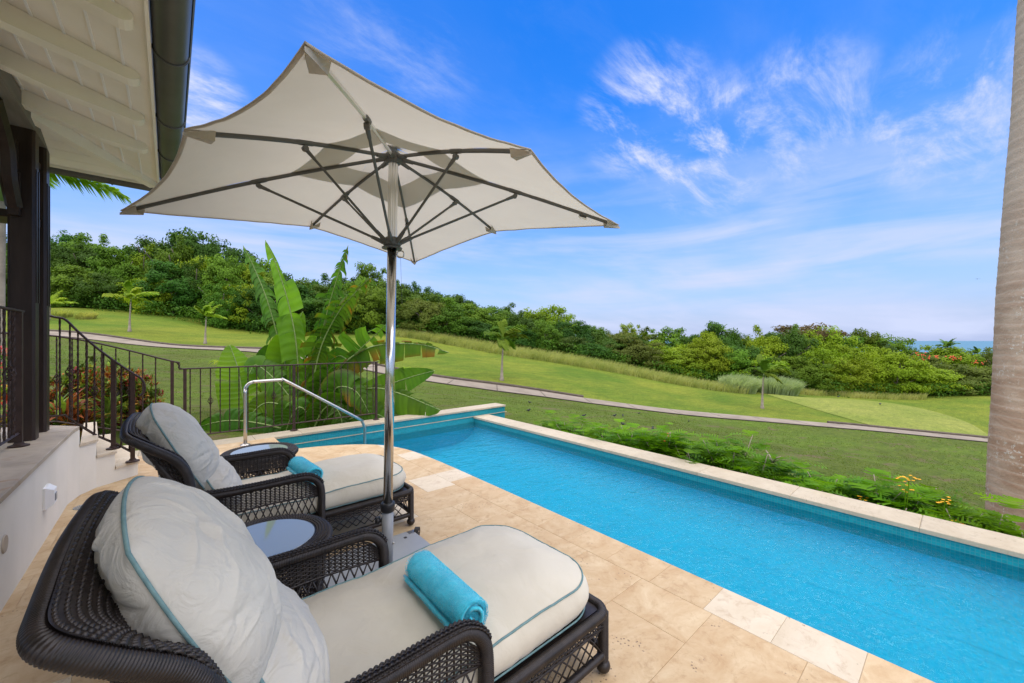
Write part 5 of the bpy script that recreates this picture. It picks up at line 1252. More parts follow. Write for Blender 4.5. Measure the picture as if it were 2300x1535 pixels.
def trunk_mesh(name, seed, limbs=6, thick=0.03, split=0.3):
    rs = random.Random(seed); m = MB(); pts = [(0, 0, -0.05), (rs.uniform(-.02, .02), rs.uniform(-.02, .02), split * 0.5), (rs.uniform(-.04, .04), rs.uniform(-.04, .04), split), (rs.uniform(-.06, .06), rs.uniform(-.06, .06), 0.8)]
    sp_ = smoothpath(pts, 4); m.tube(sp_, lambda i: thick * (1 - 0.75 * i / len(sp_)), 6)
    for k in range(limbs):
        a = 2 * PI * k / limbs + rs.uniform(-.3, .3); z0 = split + rs.uniform(-0.05, 0.3); b = Vector(pts[2]); b.z = z0
        e = Vector((math.cos(a) * rs.uniform(.22, .4), math.sin(a) * rs.uniform(.22, .4), z0 + rs.uniform(.15, .4))); mid_ = b.lerp(e, 0.5) + Vector((0, 0, -0.03))
        L_ = smoothpath([b, mid_, e], 3); m.tube(L_, lambda i: thick * 0.5 * (1 - 0.8 * i / len(L_)), 5)
    me = m.mesh(name, M['bark'], True); return me
CR = [crown_mesh('crown', s, 125, 130, 0.52, 0.52, 0.50, 0.016, low=-0.9) for s in (1, 2, 3)] + [crown_mesh('crown', s, 115, 130, 0.58, 0.58, 0.44, 0.018, low=-0.6) for s in (4, 5)] + [crown_mesh('crown', s, 115, 130, 0.44, 0.44, 0.54, 0.015, low=-0.95) for s in (6, 7)] + [crown_mesh('crown', 8, 38, 110, 0.56, 0.56, 0.42, 0.018, low=-0.5, shell=0.5)]
TRK = [trunk_mesh('trunk', s) for s in (11, 12, 13)]
def setmat(o, m):
    o.material_slots[0].link = 'OBJECT'; o.material_slots[0].material = m
def tree(p, h, wf, mat, label, group='trees of the wood beyond the lawn', crown=None, bark='bark', name='tree', rz=None, trunk=None):
    r_ = rnd
    root = thing(name, label, 'tree', tuple(p), r_.uniform(0, 6.28) if rz is None else rz, group)
    c = link('crown', CR[crown if crown is not None else r_.randrange(len(CR))], root); c.scale = (h * wf, h * wf, h); setmat(c, M[mat])
    t = link('trunk', TRK[trunk if trunk is not None else r_.randrange(3)], root); t.scale = (h, h, h * 0.95); setmat(t, M[bark]); return root
TX = [-300, 40, 118, 200, 300, 400, 470, 520, 560, 650, 700, 760, 820, 870, 950, 1000, 1060, 1110, 1160, 1240, 1265, 1290, 1340, 1400, 1500, 1600, 1680, 1760, 1850, 1900, 1960, 2010, 2060, 2150, 2300, 2600]
TY = [520, 560, 534, 548, 556, 542, 545, 560, 590, 634, 632, 628, 610, 626, 645, 655, 675, 690, 700, 690, 706, 735, 742, 748, 757, 752, 752, 756, 757, 762, 758, 772, 792, 796, 800, 800]
BX = [-300, 118, 200, 300, 400, 500, 600, 700, 860, 950, 1100, 1200, 1300, 1400, 1500, 1600, 1700, 1850, 2000, 2230, 2600]
BY = [690, 684, 694, 706, 722, 742, 752, 752, 750, 748, 772, 796, 812, 830, 848, 866, 882, 888, 892, 893, 900]
top_y = lambda px: float(np.interp(px, TX, TY)); bot_y = lambda px: float(np.interp(px, BX, BY))
ANCH = [(118, 'the dark veranda posts'), (290, 'the taller young palm on the left'), (462, 'the small bright young palm'), (690, 'the banana plant'), (876, 'the umbrella pole'), (1127, 'the windblown young palm'),
        (1418, 'the round pale treetop'), (1712, 'the young palm by the grey-green grass'), (1812, 'the flat-topped rusty tree'), (2128, 'the palm crown against the sea')]
ORD = ['nearest', 'second', 'third', 'fourth', 'fifth', 'sixth', 'seventh', 'eighth', 'ninth', 'tenth']
HN = {'leafd': 'dark green', 'leafm': 'mid green', 'leafb': 'yellow-green', 'leafo': 'olive green', 'leafr': 'rusty'}
used_lab = {}
def wlabel(px, row, mat):
    a = min(ANCH, key=lambda q: abs(q[0] - px)); side = 'right' if px >= a[0] else 'left'; key = (a[1], side, row); used_lab[key] = used_lab.get(key, 0) + 1
    return f"{HN[mat]} tree, {row} row, {ORD[min(9, used_lab[key] - 1)]} {side} of {a[1]}"
rows = {'front': [], 'middle': [], 'back': []}
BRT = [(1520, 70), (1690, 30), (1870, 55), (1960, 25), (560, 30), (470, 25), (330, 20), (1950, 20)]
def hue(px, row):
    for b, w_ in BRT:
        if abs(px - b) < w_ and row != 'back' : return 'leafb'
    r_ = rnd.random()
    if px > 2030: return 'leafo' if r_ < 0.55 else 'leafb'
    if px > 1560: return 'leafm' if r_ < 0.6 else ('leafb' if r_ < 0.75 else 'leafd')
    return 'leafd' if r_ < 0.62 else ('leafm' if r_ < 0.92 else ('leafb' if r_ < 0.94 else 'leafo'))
for row, d0, sp_, f0, f1 in (('front', 55, 56, 0.50, 0.80), ('middle', 60, 60, 0.74, 0.96), ('back', 67, 52, 0.94, 1.03)):
    px = -90 + rnd.uniform(0, 20)
    while px < 2400:
        rows[row].append((px, d0 + rnd.uniform(-1.5, 2.5), rnd.uniform(f0, f1))); px += sp_ * rnd.uniform(0.8, 1.2)
for row in rows:
    L_ = sorted(rows[row], key=lambda q: min(abs(a[0] - q[0]) for a in ANCH))
    for px, d, f in L_:
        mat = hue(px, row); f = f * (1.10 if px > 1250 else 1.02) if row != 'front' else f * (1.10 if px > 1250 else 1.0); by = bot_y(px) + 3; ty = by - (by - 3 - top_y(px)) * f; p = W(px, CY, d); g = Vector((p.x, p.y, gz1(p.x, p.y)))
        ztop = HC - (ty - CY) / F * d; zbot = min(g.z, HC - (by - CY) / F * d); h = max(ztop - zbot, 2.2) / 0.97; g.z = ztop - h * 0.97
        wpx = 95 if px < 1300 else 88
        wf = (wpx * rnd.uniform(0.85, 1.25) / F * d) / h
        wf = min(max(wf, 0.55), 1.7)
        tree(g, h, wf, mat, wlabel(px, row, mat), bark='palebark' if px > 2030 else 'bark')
# single trees that stand out on the skyline
def skytree(px, ty, by, d, wpx, mat, label, crown, bark='palebark'):
    zt = HC - (ty - CY) / F * d; zb_ = HC - (by - CY) / F * d; h = zt - zb_; p = W(px, by, d); return tree(p, h, wpx / F * d / h, mat, label, None, crown, bark)
skytree(1418, 737, 830, 72, 50, 'leafb', 'round pale green treetop with visible branches rising above the wood', 3)
flat = skytree(1800, 724, 850, 72, 125, 'leafr', 'flat-topped rusty tree with open branches standing above the wood near the sea', 7)
skytree(1862, 742, 850, 74, 40, 'leafr', 'small open rusty treetop just right of the flat-topped tree', 7)
skytree(1358, 737, 830, 70, 34, 'leafo', 'thin twiggy treetop left of the round pale treetop', 7)
# low undergrowth that closes the foot of the wood
def patch_mesh(name, pts, per, size, hgt, mat, spread, up=0.5):
    rs = np.random.RandomState(hash(name) % 1000 + len(pts)); n = len(pts) * per; base = np.repeat(np.array([tuple(p) for p in pts]), per, 0)
    o = rs.normal(size=(n, 3)) * np.array([spread, spread, 0]); o[:, 2] = np.abs(rs.rand(n)) ** 0.8 * hgt; p = base + o
    nl = rs.normal(size=(n, 3)) + np.array([0, 0, up]); nl /= np.linalg.norm(nl, axis=1)[:, None]; t_ = np.cross(nl, rs.normal(size=(n, 3))); t_ /= np.linalg.norm(t_, axis=1)[:, None]; b_ = np.cross(nl, t_); s_ = size * (0.5 + rs.rand(n, 1))
    V_ = np.stack([p - t_ * s_, p - b_ * s_ * 0.45, p + t_ * s_, p + b_ * s_ * 0.45], 1).reshape(-1, 3)
    me = bpy.data.meshes.new(name); me.vertices.add(len(V_)); me.vertices.foreach_set('co', V_.ravel().astype(np.float32)); me.loops.add(n * 4); me.loops.foreach_set('vertex_index', np.arange(n * 4, dtype=np.int32))
    me.polygons.add(n); me.polygons.foreach_set('loop_start', np.arange(0, n * 4, 4, dtype=np.int32)); me.polygons.foreach_set('loop_total', np.full(n, 4, dtype=np.int32)); me.update(calc_edges=True); me.materials.append(M[mat]); return me
pts = []
for i in range(420):
    px = -60 + 2460 * i / 420; d = rnd.uniform(51.5, 58); p = W(px, CY, d); g = gz1(p.x, p.y); zz = min(g, HC - (bot_y(px) + 2 - CY) / F * d) if d < 53 else g
    pts.append((p.x, p.y, g))
o = link('undergrowth', patch_mesh('undergrowth', pts, 110, 0.15, 1.9, 'leafd', 0.8)); tag(o, 'dark bushy undergrowth along the foot of the wood', 'undergrowth', None, 'stuff')
# ---- grasses
def blades(pts_r, h0, h1, w_, lean, mat, name, bend=0.4):
    m = MB(); V_ = []; F_ = []
    for (x, y, z) in pts_r:
        h = rnd.uniform(h0, h1); a = rnd.uniform(0, 2 * PI); wx, wy = math.cos(a) * w_, math.sin(a) * w_; lx, ly = lean[0] * h + rnd.gauss(0, 0.16) * h, lean[1] * h + rnd.gauss(0, 0.16) * h; o = len(V_)
        V_ += [(x - wx, y - wy, z), (x + wx, y + wy, z), (x + lx * 0.35 + wx * .8, y + ly * 0.35 + wy * .8, z + h * 0.6), (x + lx * 0.35 - wx * .8, y + ly * .35 - wy * .8, z + h * 0.6), (x + lx, y + ly, z + h)]
        F_ += [(o, o + 1, o + 2, o + 3), (o + 3, o + 2, o + 4)]
    m.v = V_; m.f = F_; return m
RX, RY = CA, -SA   # image right
band = [(885, 748, 50), (960, 757, 49), (1010, 770, 48), (1100, 788, 46), (1200, 812, 45), (1300, 832, 45), (1400, 848, 46), (1500, 862, 46), (1600, 874, 46), (1680, 884, 46)]
bp_ = []
for (ax, ay, ad_), (bx, by_, bd) in zip(band, band[1:]):
    for i in range(2000):
        t = rnd.random(); px = ax + (bx - ax) * t; d = ad_ + (bd - ad_) * t + rnd.random() * 5.0; p = W(px, CY, d); wob = 0.8 * noise.noise(Vector((px * 0.03, d * .3, 0)))
        bp_.append((p.x, p.y, gz1(p.x, p.y) - 0.05))
o = blades(bp_, 0.5, 1.15, 0.028, (RX * 0.4, RY * 0.4), 'reed', 'tall_grass').build('tall_grass', M['reed']); tag(o, 'band of tall windblown grass between the fairway and the wood', 'tall grass', None, 'stuff')
dp = []
for i in range(4200):
    px = rnd.uniform(1790, 2080); d = rnd.uniform(50, 53.5); p = W(px, CY, d)
    if noise.noise(Vector((px * 0.02, d * 0.5, 3))) > -0.15: dp.append((p.x, p.y, gz1(p.x, p.y) - 0.05))
o = blades(dp, 0.35, 0.95, 0.03, (RX * 0.3, RY * 0.3), 'reed', 'dry_grass').build('dry_grass', M['reed']); tag(o, 'low dry grass tufts along the wood behind the pale tee', 'dry grass', None, 'stuff')
def fountain(px, py, wid, h, mat, label, nb, name='ornamental_grass', lean=0.35, d=None):
    g, dd = pix_ground(px, py, 20, 60); root = thing(name, label, 'grass clump', tuple(g)); m = MB(); V_ = []; F_ = []
    for i in range(nb):
        a = rnd.uniform(0, 2 * PI); r0 = rnd.random() ** 0.5 * wid * 0.55; x, y = r0 * math.cos(a), r0 * math.sin(a); hh = h * rnd.uniform(0.55, 1.05) * (1 - 0.3 * (r0 / (wid * .55)) ** 2); ox = math.cos(a) * r0 * 0.9 / wid * h * .5 + RX * lean * hh; oy = math.sin(a) * r0 * .9 / wid * h * .5 + RY * lean * hh; b = rnd.uniform(0, 6.28); wx, wy = 0.03 * math.cos(b), 0.03 * math.sin(b); o = len(V_)
        ox += rnd.gauss(0, 0.12) * hh; oy += rnd.gauss(0, .12) * hh
        z0 = gz1(g.x + x, g.y + y) - g.z
        V_ += [(x - wx, y - wy, z0), (x + wx, y + wy, z0), (x + ox * .3 + wx, y + oy * .3 + wy, z0 + hh * .65), (x + ox * .3 - wx, y + oy * .3 - wy, z0 + hh * .65), (x + ox, y + oy, z0 + hh)]; F_ += [(o, o + 1, o + 2, o + 3), (o + 3, o + 2, o + 4)]
    m.v = V_; m.f = F_; m.build('blades', M[mat], root); return root
fountain(1655, 880, 3.6, 2.3, 'reedg', 'big grey-green grass clump left of the young palm by the path', 3200)
fountain(1745, 885, 3.8, 2.3, 'reedg', 'big grey-green grass clump right of the young palm by the path', 3200)
fountain(192, 716, 1.5, 0.9, 'reed', 'dry grass tuft on the far mound left of the taller young palm', 500, 'grass_tuft')
fountain(135, 712, 1.7, 1.0, 'reed', 'green grass tuft on the far mound right beside the dark posts', 500, 'grass_tuft')
# short uneven grass standing on the near lawn
rsg = np.random.RandomState(3); NG = 70000
gd = 7.5 * (34 / 7.5) ** rsg.rand(NG); gl_ = (rsg.rand(NG) * 3.0 - 1.5) * gd
gx_, gy_ = gd * SA + gl_ * CA, gd * CA - gl_ * SA
ok = np.array([(not inside(a, b)) and (not beyond(a, b)) and not (-1.2 < a < 5.3 and -5 < b < 7.3) for a, b in zip(gx_, gy_)])
den = np.array([noise.noise(Vector((a * .5, b * .5, 0))) + .4 * noise.noise(Vector((a * 2, b * 2, 5))) for a, b in zip(gx_, gy_)]); ok &= den > -0.18
gx_, gy_, gd = gx_[ok], gy_[ok], gd[ok]; gz_ = gz(gx_, gy_) - 0.005; n_g = len(gx_); hh_ = (0.010 + 0.022 * rsg.rand(n_g)) * (0.8 + gd / 22); an = rsg.rand(n_g) * 2 * PI; ww = 0.006 + gd * 0.0007
B0 = np.stack([gx_, gy_, gz_], 1); dv = np.stack([np.cos(an) * ww, np.sin(an) * ww, np.zeros(n_g)], 1); tp_ = np.stack([rsg.randn(n_g) * .02, rsg.randn(n_g) * .02, hh_], 1)
VG = np.stack([B0 - dv, B0 + dv, B0 + tp_], 1).reshape(-1, 3)
me = bpy.data.meshes.new('short_grass'); me.vertices.add(len(VG)); me.vertices.foreach_set('co', VG.ravel().astype(np.float32)); me.loops.add(n_g * 3); me.loops.foreach_set('vertex_index', np.arange(n_g * 3, dtype=np.int32)); me.polygons.add(n_g); me.polygons.foreach_set('loop_start', np.arange(0, n_g * 3, 3, dtype=np.int32)); me.polygons.foreach_set('loop_total', np.full(n_g, 3, dtype=np.int32)); me.update(calc_edges=True)
M['blade'] = leafmat('grass_blade', (0.09, 0.125, 0.022), (0.135, 0.19, 0.028), 0.4, 0.8, nscale=0.9, hv=0, vv=0); me.materials.append(M['blade'])
o = link('short_grass', me); tag(o, 'short uneven grass of the near lawn between the pool and the cart path', 'grass', None, 'stuff')
# ---- palms
def frond_mesh(rs, az, el, ln, wind, droop, leaf_l, npair=26, lw=0.022, matidx=0):
    P_ = []; d = Vector((math.cos(az) * math.cos(el), math.sin(az) * math.cos(el), math.sin(el))); p = Vector((0, 0, 0)); st = ln / 14
    for i in range(15):
        P_.append(p.copy()); p = p + d * st; d = (d + Vector((wind[0], wind[1], -droop)) * st / ln * 2.2 * (0.3 + i / 14)).normalized()
    m = MB(); m.tube(P_, lambda i: 0.022 * ln / 3 * (1 - 0.8 * i / 14) + 0.004, 5)
    for k in range(npair):
        f = 0.16 + 0.84 * (k + 0.5) / npair; x = f * 14; i = min(13, int(x)); q = P_[i].lerp(P_[i + 1], x - i); tg = (P_[i + 1] - P_[i]).normalized(); up = Vector((0, 0, 1)); sd = tg.cross(up)
        sd = sd.normalized() if sd.length > 1e-3 else Vector((1, 0, 0)); ll = leaf_l * math.sin(PI * (0.12 + 0.82 * f)) ** 0.7 * rs.uniform(.85, 1.1)
        for s_ in (-1, 1):
            dr_ = (sd * s_ + tg * 0.75 + Vector((wind[0], wind[1], 0)) * 0.9 + Vector((0, 0, rs.uniform(-.15, .35)))).normalized(); n2 = dr_.cross(tg).normalized(); w2 = dr_.cross(n2).normalized() * lw * 0.5
            a = q; b = q + dr_ * ll * 0.55; e = q + dr_ * ll * 0.92 + Vector((wind[0] * .25, wind[1] * .25, -0.38)) * ll
            m.add([a - w2, a + w2, b + w2 * 1.2, b - w2 * 1.2, e], [(0, 1, 2, 3), (3, 2, 4)])
    return m
def palm(p, h, nf, fl, label, seed, wind=(0.6, 0), bulb=True, lw=0.05, grp='young palms on the golf lawn', droop=0.55, name='young_palm', npair=26, rt=0.062, elr=(0.1, 1.25), mat='frond', bark='palebark', shaft=0.25):
    rs = random.Random(seed); root = thing(name, label, 'palm tree', tuple(p), 0, grp); wx, wy = RX * wind[0], RY * wind[0]
    top = Vector((wx * 0.06 * h, wy * 0.06 * h, h)); T_ = [(0, 0, -0.2), (0, 0, 0.12), (0, 0, 0.35), (top.x * .2, top.y * .2, h * .45), (top.x * .6, top.y * .6, h * .8), tuple(top)]
    rr_ = [rt * 2.6, rt * 2.4, rt * 1.7, rt * 1.05, rt * .85, rt * .6] if bulb else [rt * 1.1, rt * 1.08, rt * 1.05, rt, rt * .95, rt * .8]
    MB().tube(T_, lambda i: rr_[i], 10).build('trunk', M[bark], root, smooth=True)
    MB().tube([top * (1 - shaft) if False else Vector((top.x * .8, top.y * .8, h - shaft)), top], lambda i: (rt * 1.15, rt * .55)[i], 8).build('crownshaft', M['shaft'], root, smooth=True)
    for k in range(nf):
        az = 2 * PI * k / nf + rs.uniform(-.3, .3); el = rs.uniform(*elr); m = frond_mesh(rs, az, el, fl * rs.uniform(.8, 1.1), (wx, wy), droop, fl * 0.31, npair, lw); o = m.build('frond', M[mat], root); o.location = top
    return root
for px, py, ty, nf, fl, lab, sd, d1 in ((291, 745, 672, 9, 2.3, 'taller young palm on the far mound at left, fronds blown to the right', 3, 60), (461, 773, 712, 8, 1.7, 'small bright young palm on the far lawn right of the taller one', 4, 60),
        (1127, 855, 765, 9, 2.2, 'windblown young palm on the fairway beyond the cart path in the middle', 5, 60), (1712, 918, 840, 9, 2.0, 'young palm by the cart path in front of the grey-green grass', 6, 60)):
    g, d = pix_ground(px, py, 12, d1); h = (py - ty) / F * d; palm(g, h, nf, fl, lab, sd, (0.75, 0), lw=0.11, mat='frond' if px < 900 else 'leafm', droop=0.55 if px < 900 else 0.85)
g, d = pix_ground(112, 718, 12, 60); palm(g, 1.6, 9, 2.0, 'low bright palm beside the dark posts on the far mound', 9, (0.5, 0), False, 0.055)
# royal palm behind the veranda posts
g = on_ground(-4, 13); palm(g, 6.6, 13, 3.1, 'tall royal palm behind the veranda posts, fronds showing under the gutter', 21, (0.25, 0), False, 0.075, None, 0.42, 'royal_palm', 70, 0.14, (-0.05, 0.8), shaft=1.3)
# palms on the skyline far away
for px, ty, d, sd, lab in ((1452, 757, 70, 31, 'tiny palm crown on the skyline just right of the round pale treetop'), (1492, 757, 70, 32, 'tiny palm crown on the skyline, second right of the round pale treetop'), (1620, 745, 66, 33, 'small palm crown above the wood left of the young palm by the path'),
        (2128, 780, 66, 34, 'palm crown rising against the sea near the right palm trunk'), (2196, 796, 66, 35, 'low palm crown near the sea close to the right palm trunk')):
    p = W(px, ty, d); zb_ = gz1(p.x, p.y); palm((p.x, p.y, zb_), p.z - zb_, 14, 1.7, lab, sd, (0.1, 0), False, 0.10, 'palms above the wood', 0.7, 'palm', 14, 0.12, (-0.1, 1.3), 'leafm')
# blossom on the flame trees near the sea
for px, py, w_, n_b in ((2088, 797, 30, 14), (2140, 800, 34, 22), (2060, 792, 20, 10), (2196, 810, 34, 14)):
    m = MB()
    for i in range(n_b):
        q = W(px + rnd.gauss(0, w_ / 3), py + abs(rnd.gauss(0, 5)), 53.5 + rnd.uniform(-.6, .6)); m.sphere(tuple(q), rnd.uniform(0.04, 0.10), 5, 4)
    o = m.build('flame_blossom', M['flower_r'])
    tag(o, 'orange-red blossom clusters over the treetops near the right palm trunk', 'blossom', 'blossom clusters near the sea', 'stuff')
# ---- big royal palm trunk at the right edge
tp = thing('royal_palm', 'thick ringed brown palm trunk at the right edge behind the pool wall', 'palm tree', (0, 0, 0)); d_ = 4.1
T_ = []; RR = []
for py, lx, r_ in ((1500, 2207, 0.42), (1300, 2205, 0.42), (1190, 2207, 0.42), (1050, 2212, 0.415), (900, 2223, 0.405), (765, 2230, 0.395), (650, 2240, 0.375), (520, 2256, 0.345), (380, 2268, 0.32), (250, 2280, 0.30), (130, 2290, 0.275), (30, 2297, 0.26), (-250, 2312, 0.24), (-700, 2335, 0.22)):
    p = W(lx, py, d_); q = p + Vector((CA, -SA, 0)) * r_ * 1.62 + Vector((SA, CA, 0)) * 0.0; T_.append(q); RR.append(r_)
Ts = smoothpath(T_, 6); Rs = [float(np.interp(i / 6, range(len(RR)), RR)) for i in range(len(Ts))]
P_ = resample(Ts, step=0.02); mpts = []
nT = len(P_)
tot_f = lambda i: float(np.interp(i / (nT - 1) * (len(Rs) - 1), range(len(Rs)), Rs))
gap = 0.11; m = MB(); m.tube(P_, lambda i: tot_f(i) * (1 + (0.007 if (i * 0.02) % gap < 0.021 else 0.0) + 0.006 * noise.noise(Vector((i * 0.3, 2, 2)))), 48, cap=False)
pm_, n_, l_, b_ = newmat('royal_palm_bark'); b_.inputs['Roughness'].default_value = 0.9; b_.inputs['Specular IOR Level'].default_value = 0.1
g2_ = n_.new('ShaderNodeNewGeometry')
def pn(sc, dt, st=(1, 1, 1), ds=0.0, rough=0.6):
    mp = n_.new('ShaderNodeMapping'); mp.inputs['Scale'].default_value = st; l_.new(g2_.outputs['Position'], mp.inputs[0]); x = n_.new('ShaderNodeTexNoise'); x.inputs['Scale'].default_value = sc; x.inputs['Detail'].default_value = dt; x.inputs['Distortion'].default_value = ds; x.inputs['Roughness'].default_value = rough; l_.new(mp.outputs[0], x.inputs[0]); return x.outputs['Fac']
r_ = n_.new('ShaderNodeValToRGB'); r_.color_ramp.elements[0].position = .35; r_.color_ramp.elements[1].position = .68; r_.color_ramp.elements[0].color = (.34, .205, .125, 1); r_.color_ramp.elements[1].color = (.52, .385, .27, 1); l_.new(pn(2.2, 8, (1, 1, 1.6), 0.8), r_.inputs[0])
q = n_.new('ShaderNodeMapRange'); q.inputs[1].default_value = .56; q.inputs[2].default_value = .62; l_.new(pn(38, 4, (1, 1, .8), 0, .7), q.inputs[0])
q2 = n_.new('ShaderNodeMapRange'); q2.inputs[1].default_value = .46; q2.inputs[2].default_value = .62; l_.new(pn(2.6, 5), q2.inputs[0]); mu = n_.new('ShaderNodeMath'); mu.operation = 'MULTIPLY'; l_.new(q.outputs[0], mu.inputs[0]); l_.new(q2.outputs[0], mu.inputs[1])
mx = n_.new('ShaderNodeMixRGB'); l_.new(mu.outputs[0], mx.inputs[0]); l_.new(r_.outputs[0], mx.inputs[1]); mx.inputs[2].default_value = (.66, .65, .56, 1)
sz_ = n_.new('ShaderNodeSeparateXYZ'); l_.new(g2_.outputs['Position'], sz_.inputs[0]); hz = n_.new('ShaderNodeMapRange'); hz.inputs[1].default_value = 0.9; hz.inputs[2].default_value = 3.2; l_.new(sz_.outputs[2], hz.inputs[0])
mx2 = n_.new('ShaderNodeMixRGB'); hm = n_.new('ShaderNodeMath'); hm.operation = 'MULTIPLY'; hm.inputs[1].default_value = 0.75; l_.new(hz.outputs[0], hm.inputs[0]); l_.new(hm.outputs[0], mx2.inputs[0]); l_.new(mx.outputs[0], mx2.inputs[1]); mx2.inputs[2].default_value = (.46, .38, .29, 1)
wv_ = n_.new('ShaderNodeTexWave'); wv_.bands_direction = 'Z'; wv_.inputs['Scale'].default_value = 2.86; wv_.inputs['Distortion'].default_value = 3.2; wv_.inputs['Detail'].default_value = 3; l_.new(g2_.outputs['Position'], wv_.inputs[0])
wr_ = n_.new('ShaderNodeMapRange'); wr_.inputs[1].default_value = .86; wr_.inputs[2].default_value = .99; wr_.inputs[3].default_value = 0; wr_.inputs[4].default_value = .32; l_.new(wv_.outputs['Fac'], wr_.inputs[0])
mx3 = n_.new('ShaderNodeMixRGB'); l_.new(wr_.outputs[0], mx3.inputs[0]); l_.new(mx2.outputs[0], mx3.inputs[1]); mx3.inputs[2].default_value = (.55, .46, .36, 1); l_.new(mx3.outputs[0], b_.inputs['Base Color'])
bb_ = n_.new('ShaderNodeBump'); bb_.inputs['Strength'].default_value = .6; bb_.inputs['Distance'].default_value = .01; l_.new(pn(30, 6), bb_.inputs['Height']); l_.new(bb_.outputs[0], b_.inputs['Normal'])
o = m.build('trunk', pm_, tp, smooth=True)
topc = Ts[-1]
MB().tube([topc - Vector((0, 0, 0.3)), topc + Vector((0, 0, 0.9))], lambda i: (0.2, 0.12)[i], 12).build('crownshaft', M['shaft'], tp, smooth=True)
rs = random.Random(77)
for k in range(12):
    o = frond_mesh(rs, 2 * PI * k / 12, rs.uniform(0.1, 1.1), 3.2, (RX * .3, RY * .3), 0.7, 0.7, 40, 0.045).build('frond', M['frond'], tp); o.location = topc + Vector((0, 0, 0.9))

# ---- banana plant
bn = thing('banana_plant', 'big banana plant with torn leaves growing behind the straight iron railing', 'banana plant', tuple(W(690, 985, 8.3)))
BO = -W(690, 985, 8.3)
CAMP = Vector((0, 0, HC))
def bleaf(ctrl, width, tears, droop, seed, tone=(1, 1, 1), brown=0.0, fold=0.25, roll=0.0, curl=0.0, side_fold=(1, 1)):
    """ctrl: (col,row,metres) along the midrib; the blade hangs from it in torn strips"""
    rs = random.Random(seed); P_ = smoothpath([W(*c) for c in ctrl], 8); L_ = sum((b - a).length for a, b in zip(P_, P_[1:])); P_ = resample(P_, n=61); m = MB(); C_ = []
    stem = 0.10
    for sd in (-1, 1):
        nstr = max(3, int(tears * rs.uniform(.9, 1.15))); cuts = sorted([stem] + [stem + (1 - stem) * (i + rs.uniform(-.3, .3)) / nstr for i in range(1, nstr)] + [1.0])
        for a, b in zip(cuts, cuts[1:]):
            sub = max(2, int((b - a) * 60) + 1); dr_ = droop * rs.uniform(.25, 1.75); kk = rs.uniform(-.2, .2); nv = 7; tone_s = rs.uniform(.82, 1.18); lenf = rs.uniform(.78, 1.06); o = len(m.v)
            dead = rs.random() < brown
            if tears > 12 and rs.random() < 0.06: continue
            for i in range(sub + 1):
                f = a + (b - a) * i / sub; x = f * 60; j = min(59, int(x)); q = P_[j].lerp(P_[j + 1], x - j); tg = (P_[min(60, j + 1)] - P_[max(0, j - 1)]).normalized()
                view = (CAMP - q).normalized(); s_ = tg.cross(view); s_ = s_.normalized() * sd; nrm = s_.cross(tg) * sd; nrm = nrm.normalized()
                if nrm.dot(view) < 0: nrm = -nrm
                if roll: s_ = (s_ * math.cos(roll) + nrm * math.sin(roll)).normalized()
                g_f = min(1, (f - stem) / 0.14) ** 0.5 * (max(0.0, 1 - f) / 0.30) ** 0.6 if f > 0.70 else min(1, max(0, f - stem) / 0.14) ** 0.5
                wd = width * max(0.0, min(1, g_f)) * lenf * side_fold[0 if sd < 0 else 1]; gapn = 1.0
                dirv = s_.copy(); pp = q + nrm * 0.0
                for v in range(nv):
                    t = v / (nv - 1)
                    m.v.append(tuple(pp + nrm * 0.010 * math.sin(i * 2.1 + seed)))
                    dirv = (dirv + Vector((0, 0, -1)) * dr_ * 0.42 * (0.3 + t) + tg * (kk * 0.8 + 0.07) + nrm * fold * (0.25 if v < 2 else -0.12) + nrm * curl * 0.1).normalized(); pp = pp + dirv * wd / (nv - 1)
                    e = max(0, t - 0.72) / 0.28
                    bw_ = (1 if dead else 0.0) * min(1, max(0, t * 1.5 - .2)); br_ = (1 - 0.6 * e * (brown > 0.05)) 
                    ribc = 1.0 + 0.10 * math.sin(i * 2.4 + sd)
                    c = [tone[0] * tone_s * ribc, tone[1] * tone_s * ribc, tone[2] * tone_s * ribc]
                    c = [c[0] * (1 - bw_) + 3.4 * bw_, c[1] * (1 - bw_) + 0.85 * bw_, c[2] * (1 - bw_) + 1.3 * bw_]
                    if e > 0 and brown > 0.05: c = [c[0] + (2.0 - c[0]) * e * .7, c[1] + (0.62 - c[1]) * e * .7, c[2] + (0.8 - c[2]) * e * .7]
                    C_.append((c[0], c[1], c[2], 1))
            for i in range(sub):
                for v in range(nv - 1): m.f.append((o + i * nv + v, o + (i + 1) * nv + v, o + (i + 1) * nv + v + 1, o + i * nv + v + 1))
    m.c = C_
    lf = m.build('leaf', M['banana'], bn, smooth=True); lf.location = BO
    MB().tube(P_, lambda i: 0.020 * (1 - 0.8 * i / 60) + 0.003, 6).build('midrib', M['bananarib'], lf, smooth=True)
Bd = 8.3
bleaf([(655, 960, 8.3), (640, 830, 8.2), (605, 690, 8.0), (570, 600, 7.9), (546, 552, 7.8)], 0.31, 36, 2.2, 1, (.85, .9, 1.0))
bleaf([(672, 960, 8.2), (668, 800, 8.0), (650, 690, 7.9), (622, 600, 7.8), (596, 540, 7.7)], 0.33, 8, 1.3, 2, (1.35, 1.35, .9), fold=.8, side_fold=(1, .75))
bleaf([(685, 960, 8.3), (705, 830, 8.2), (735, 700, 8.1), (762, 610, 8.0), (782, 552, 7.9)], 0.36, 44, 3.2, 3, (.72, .85, 1.1), brown=.03)
bleaf([(690, 950, 8.1), (715, 800, 8.0), (755, 710, 7.9), (800, 655, 7.8), (833, 624, 7.7)], 0.36, 34, 1.7, 4, (.9, .95, .8), brown=.10)
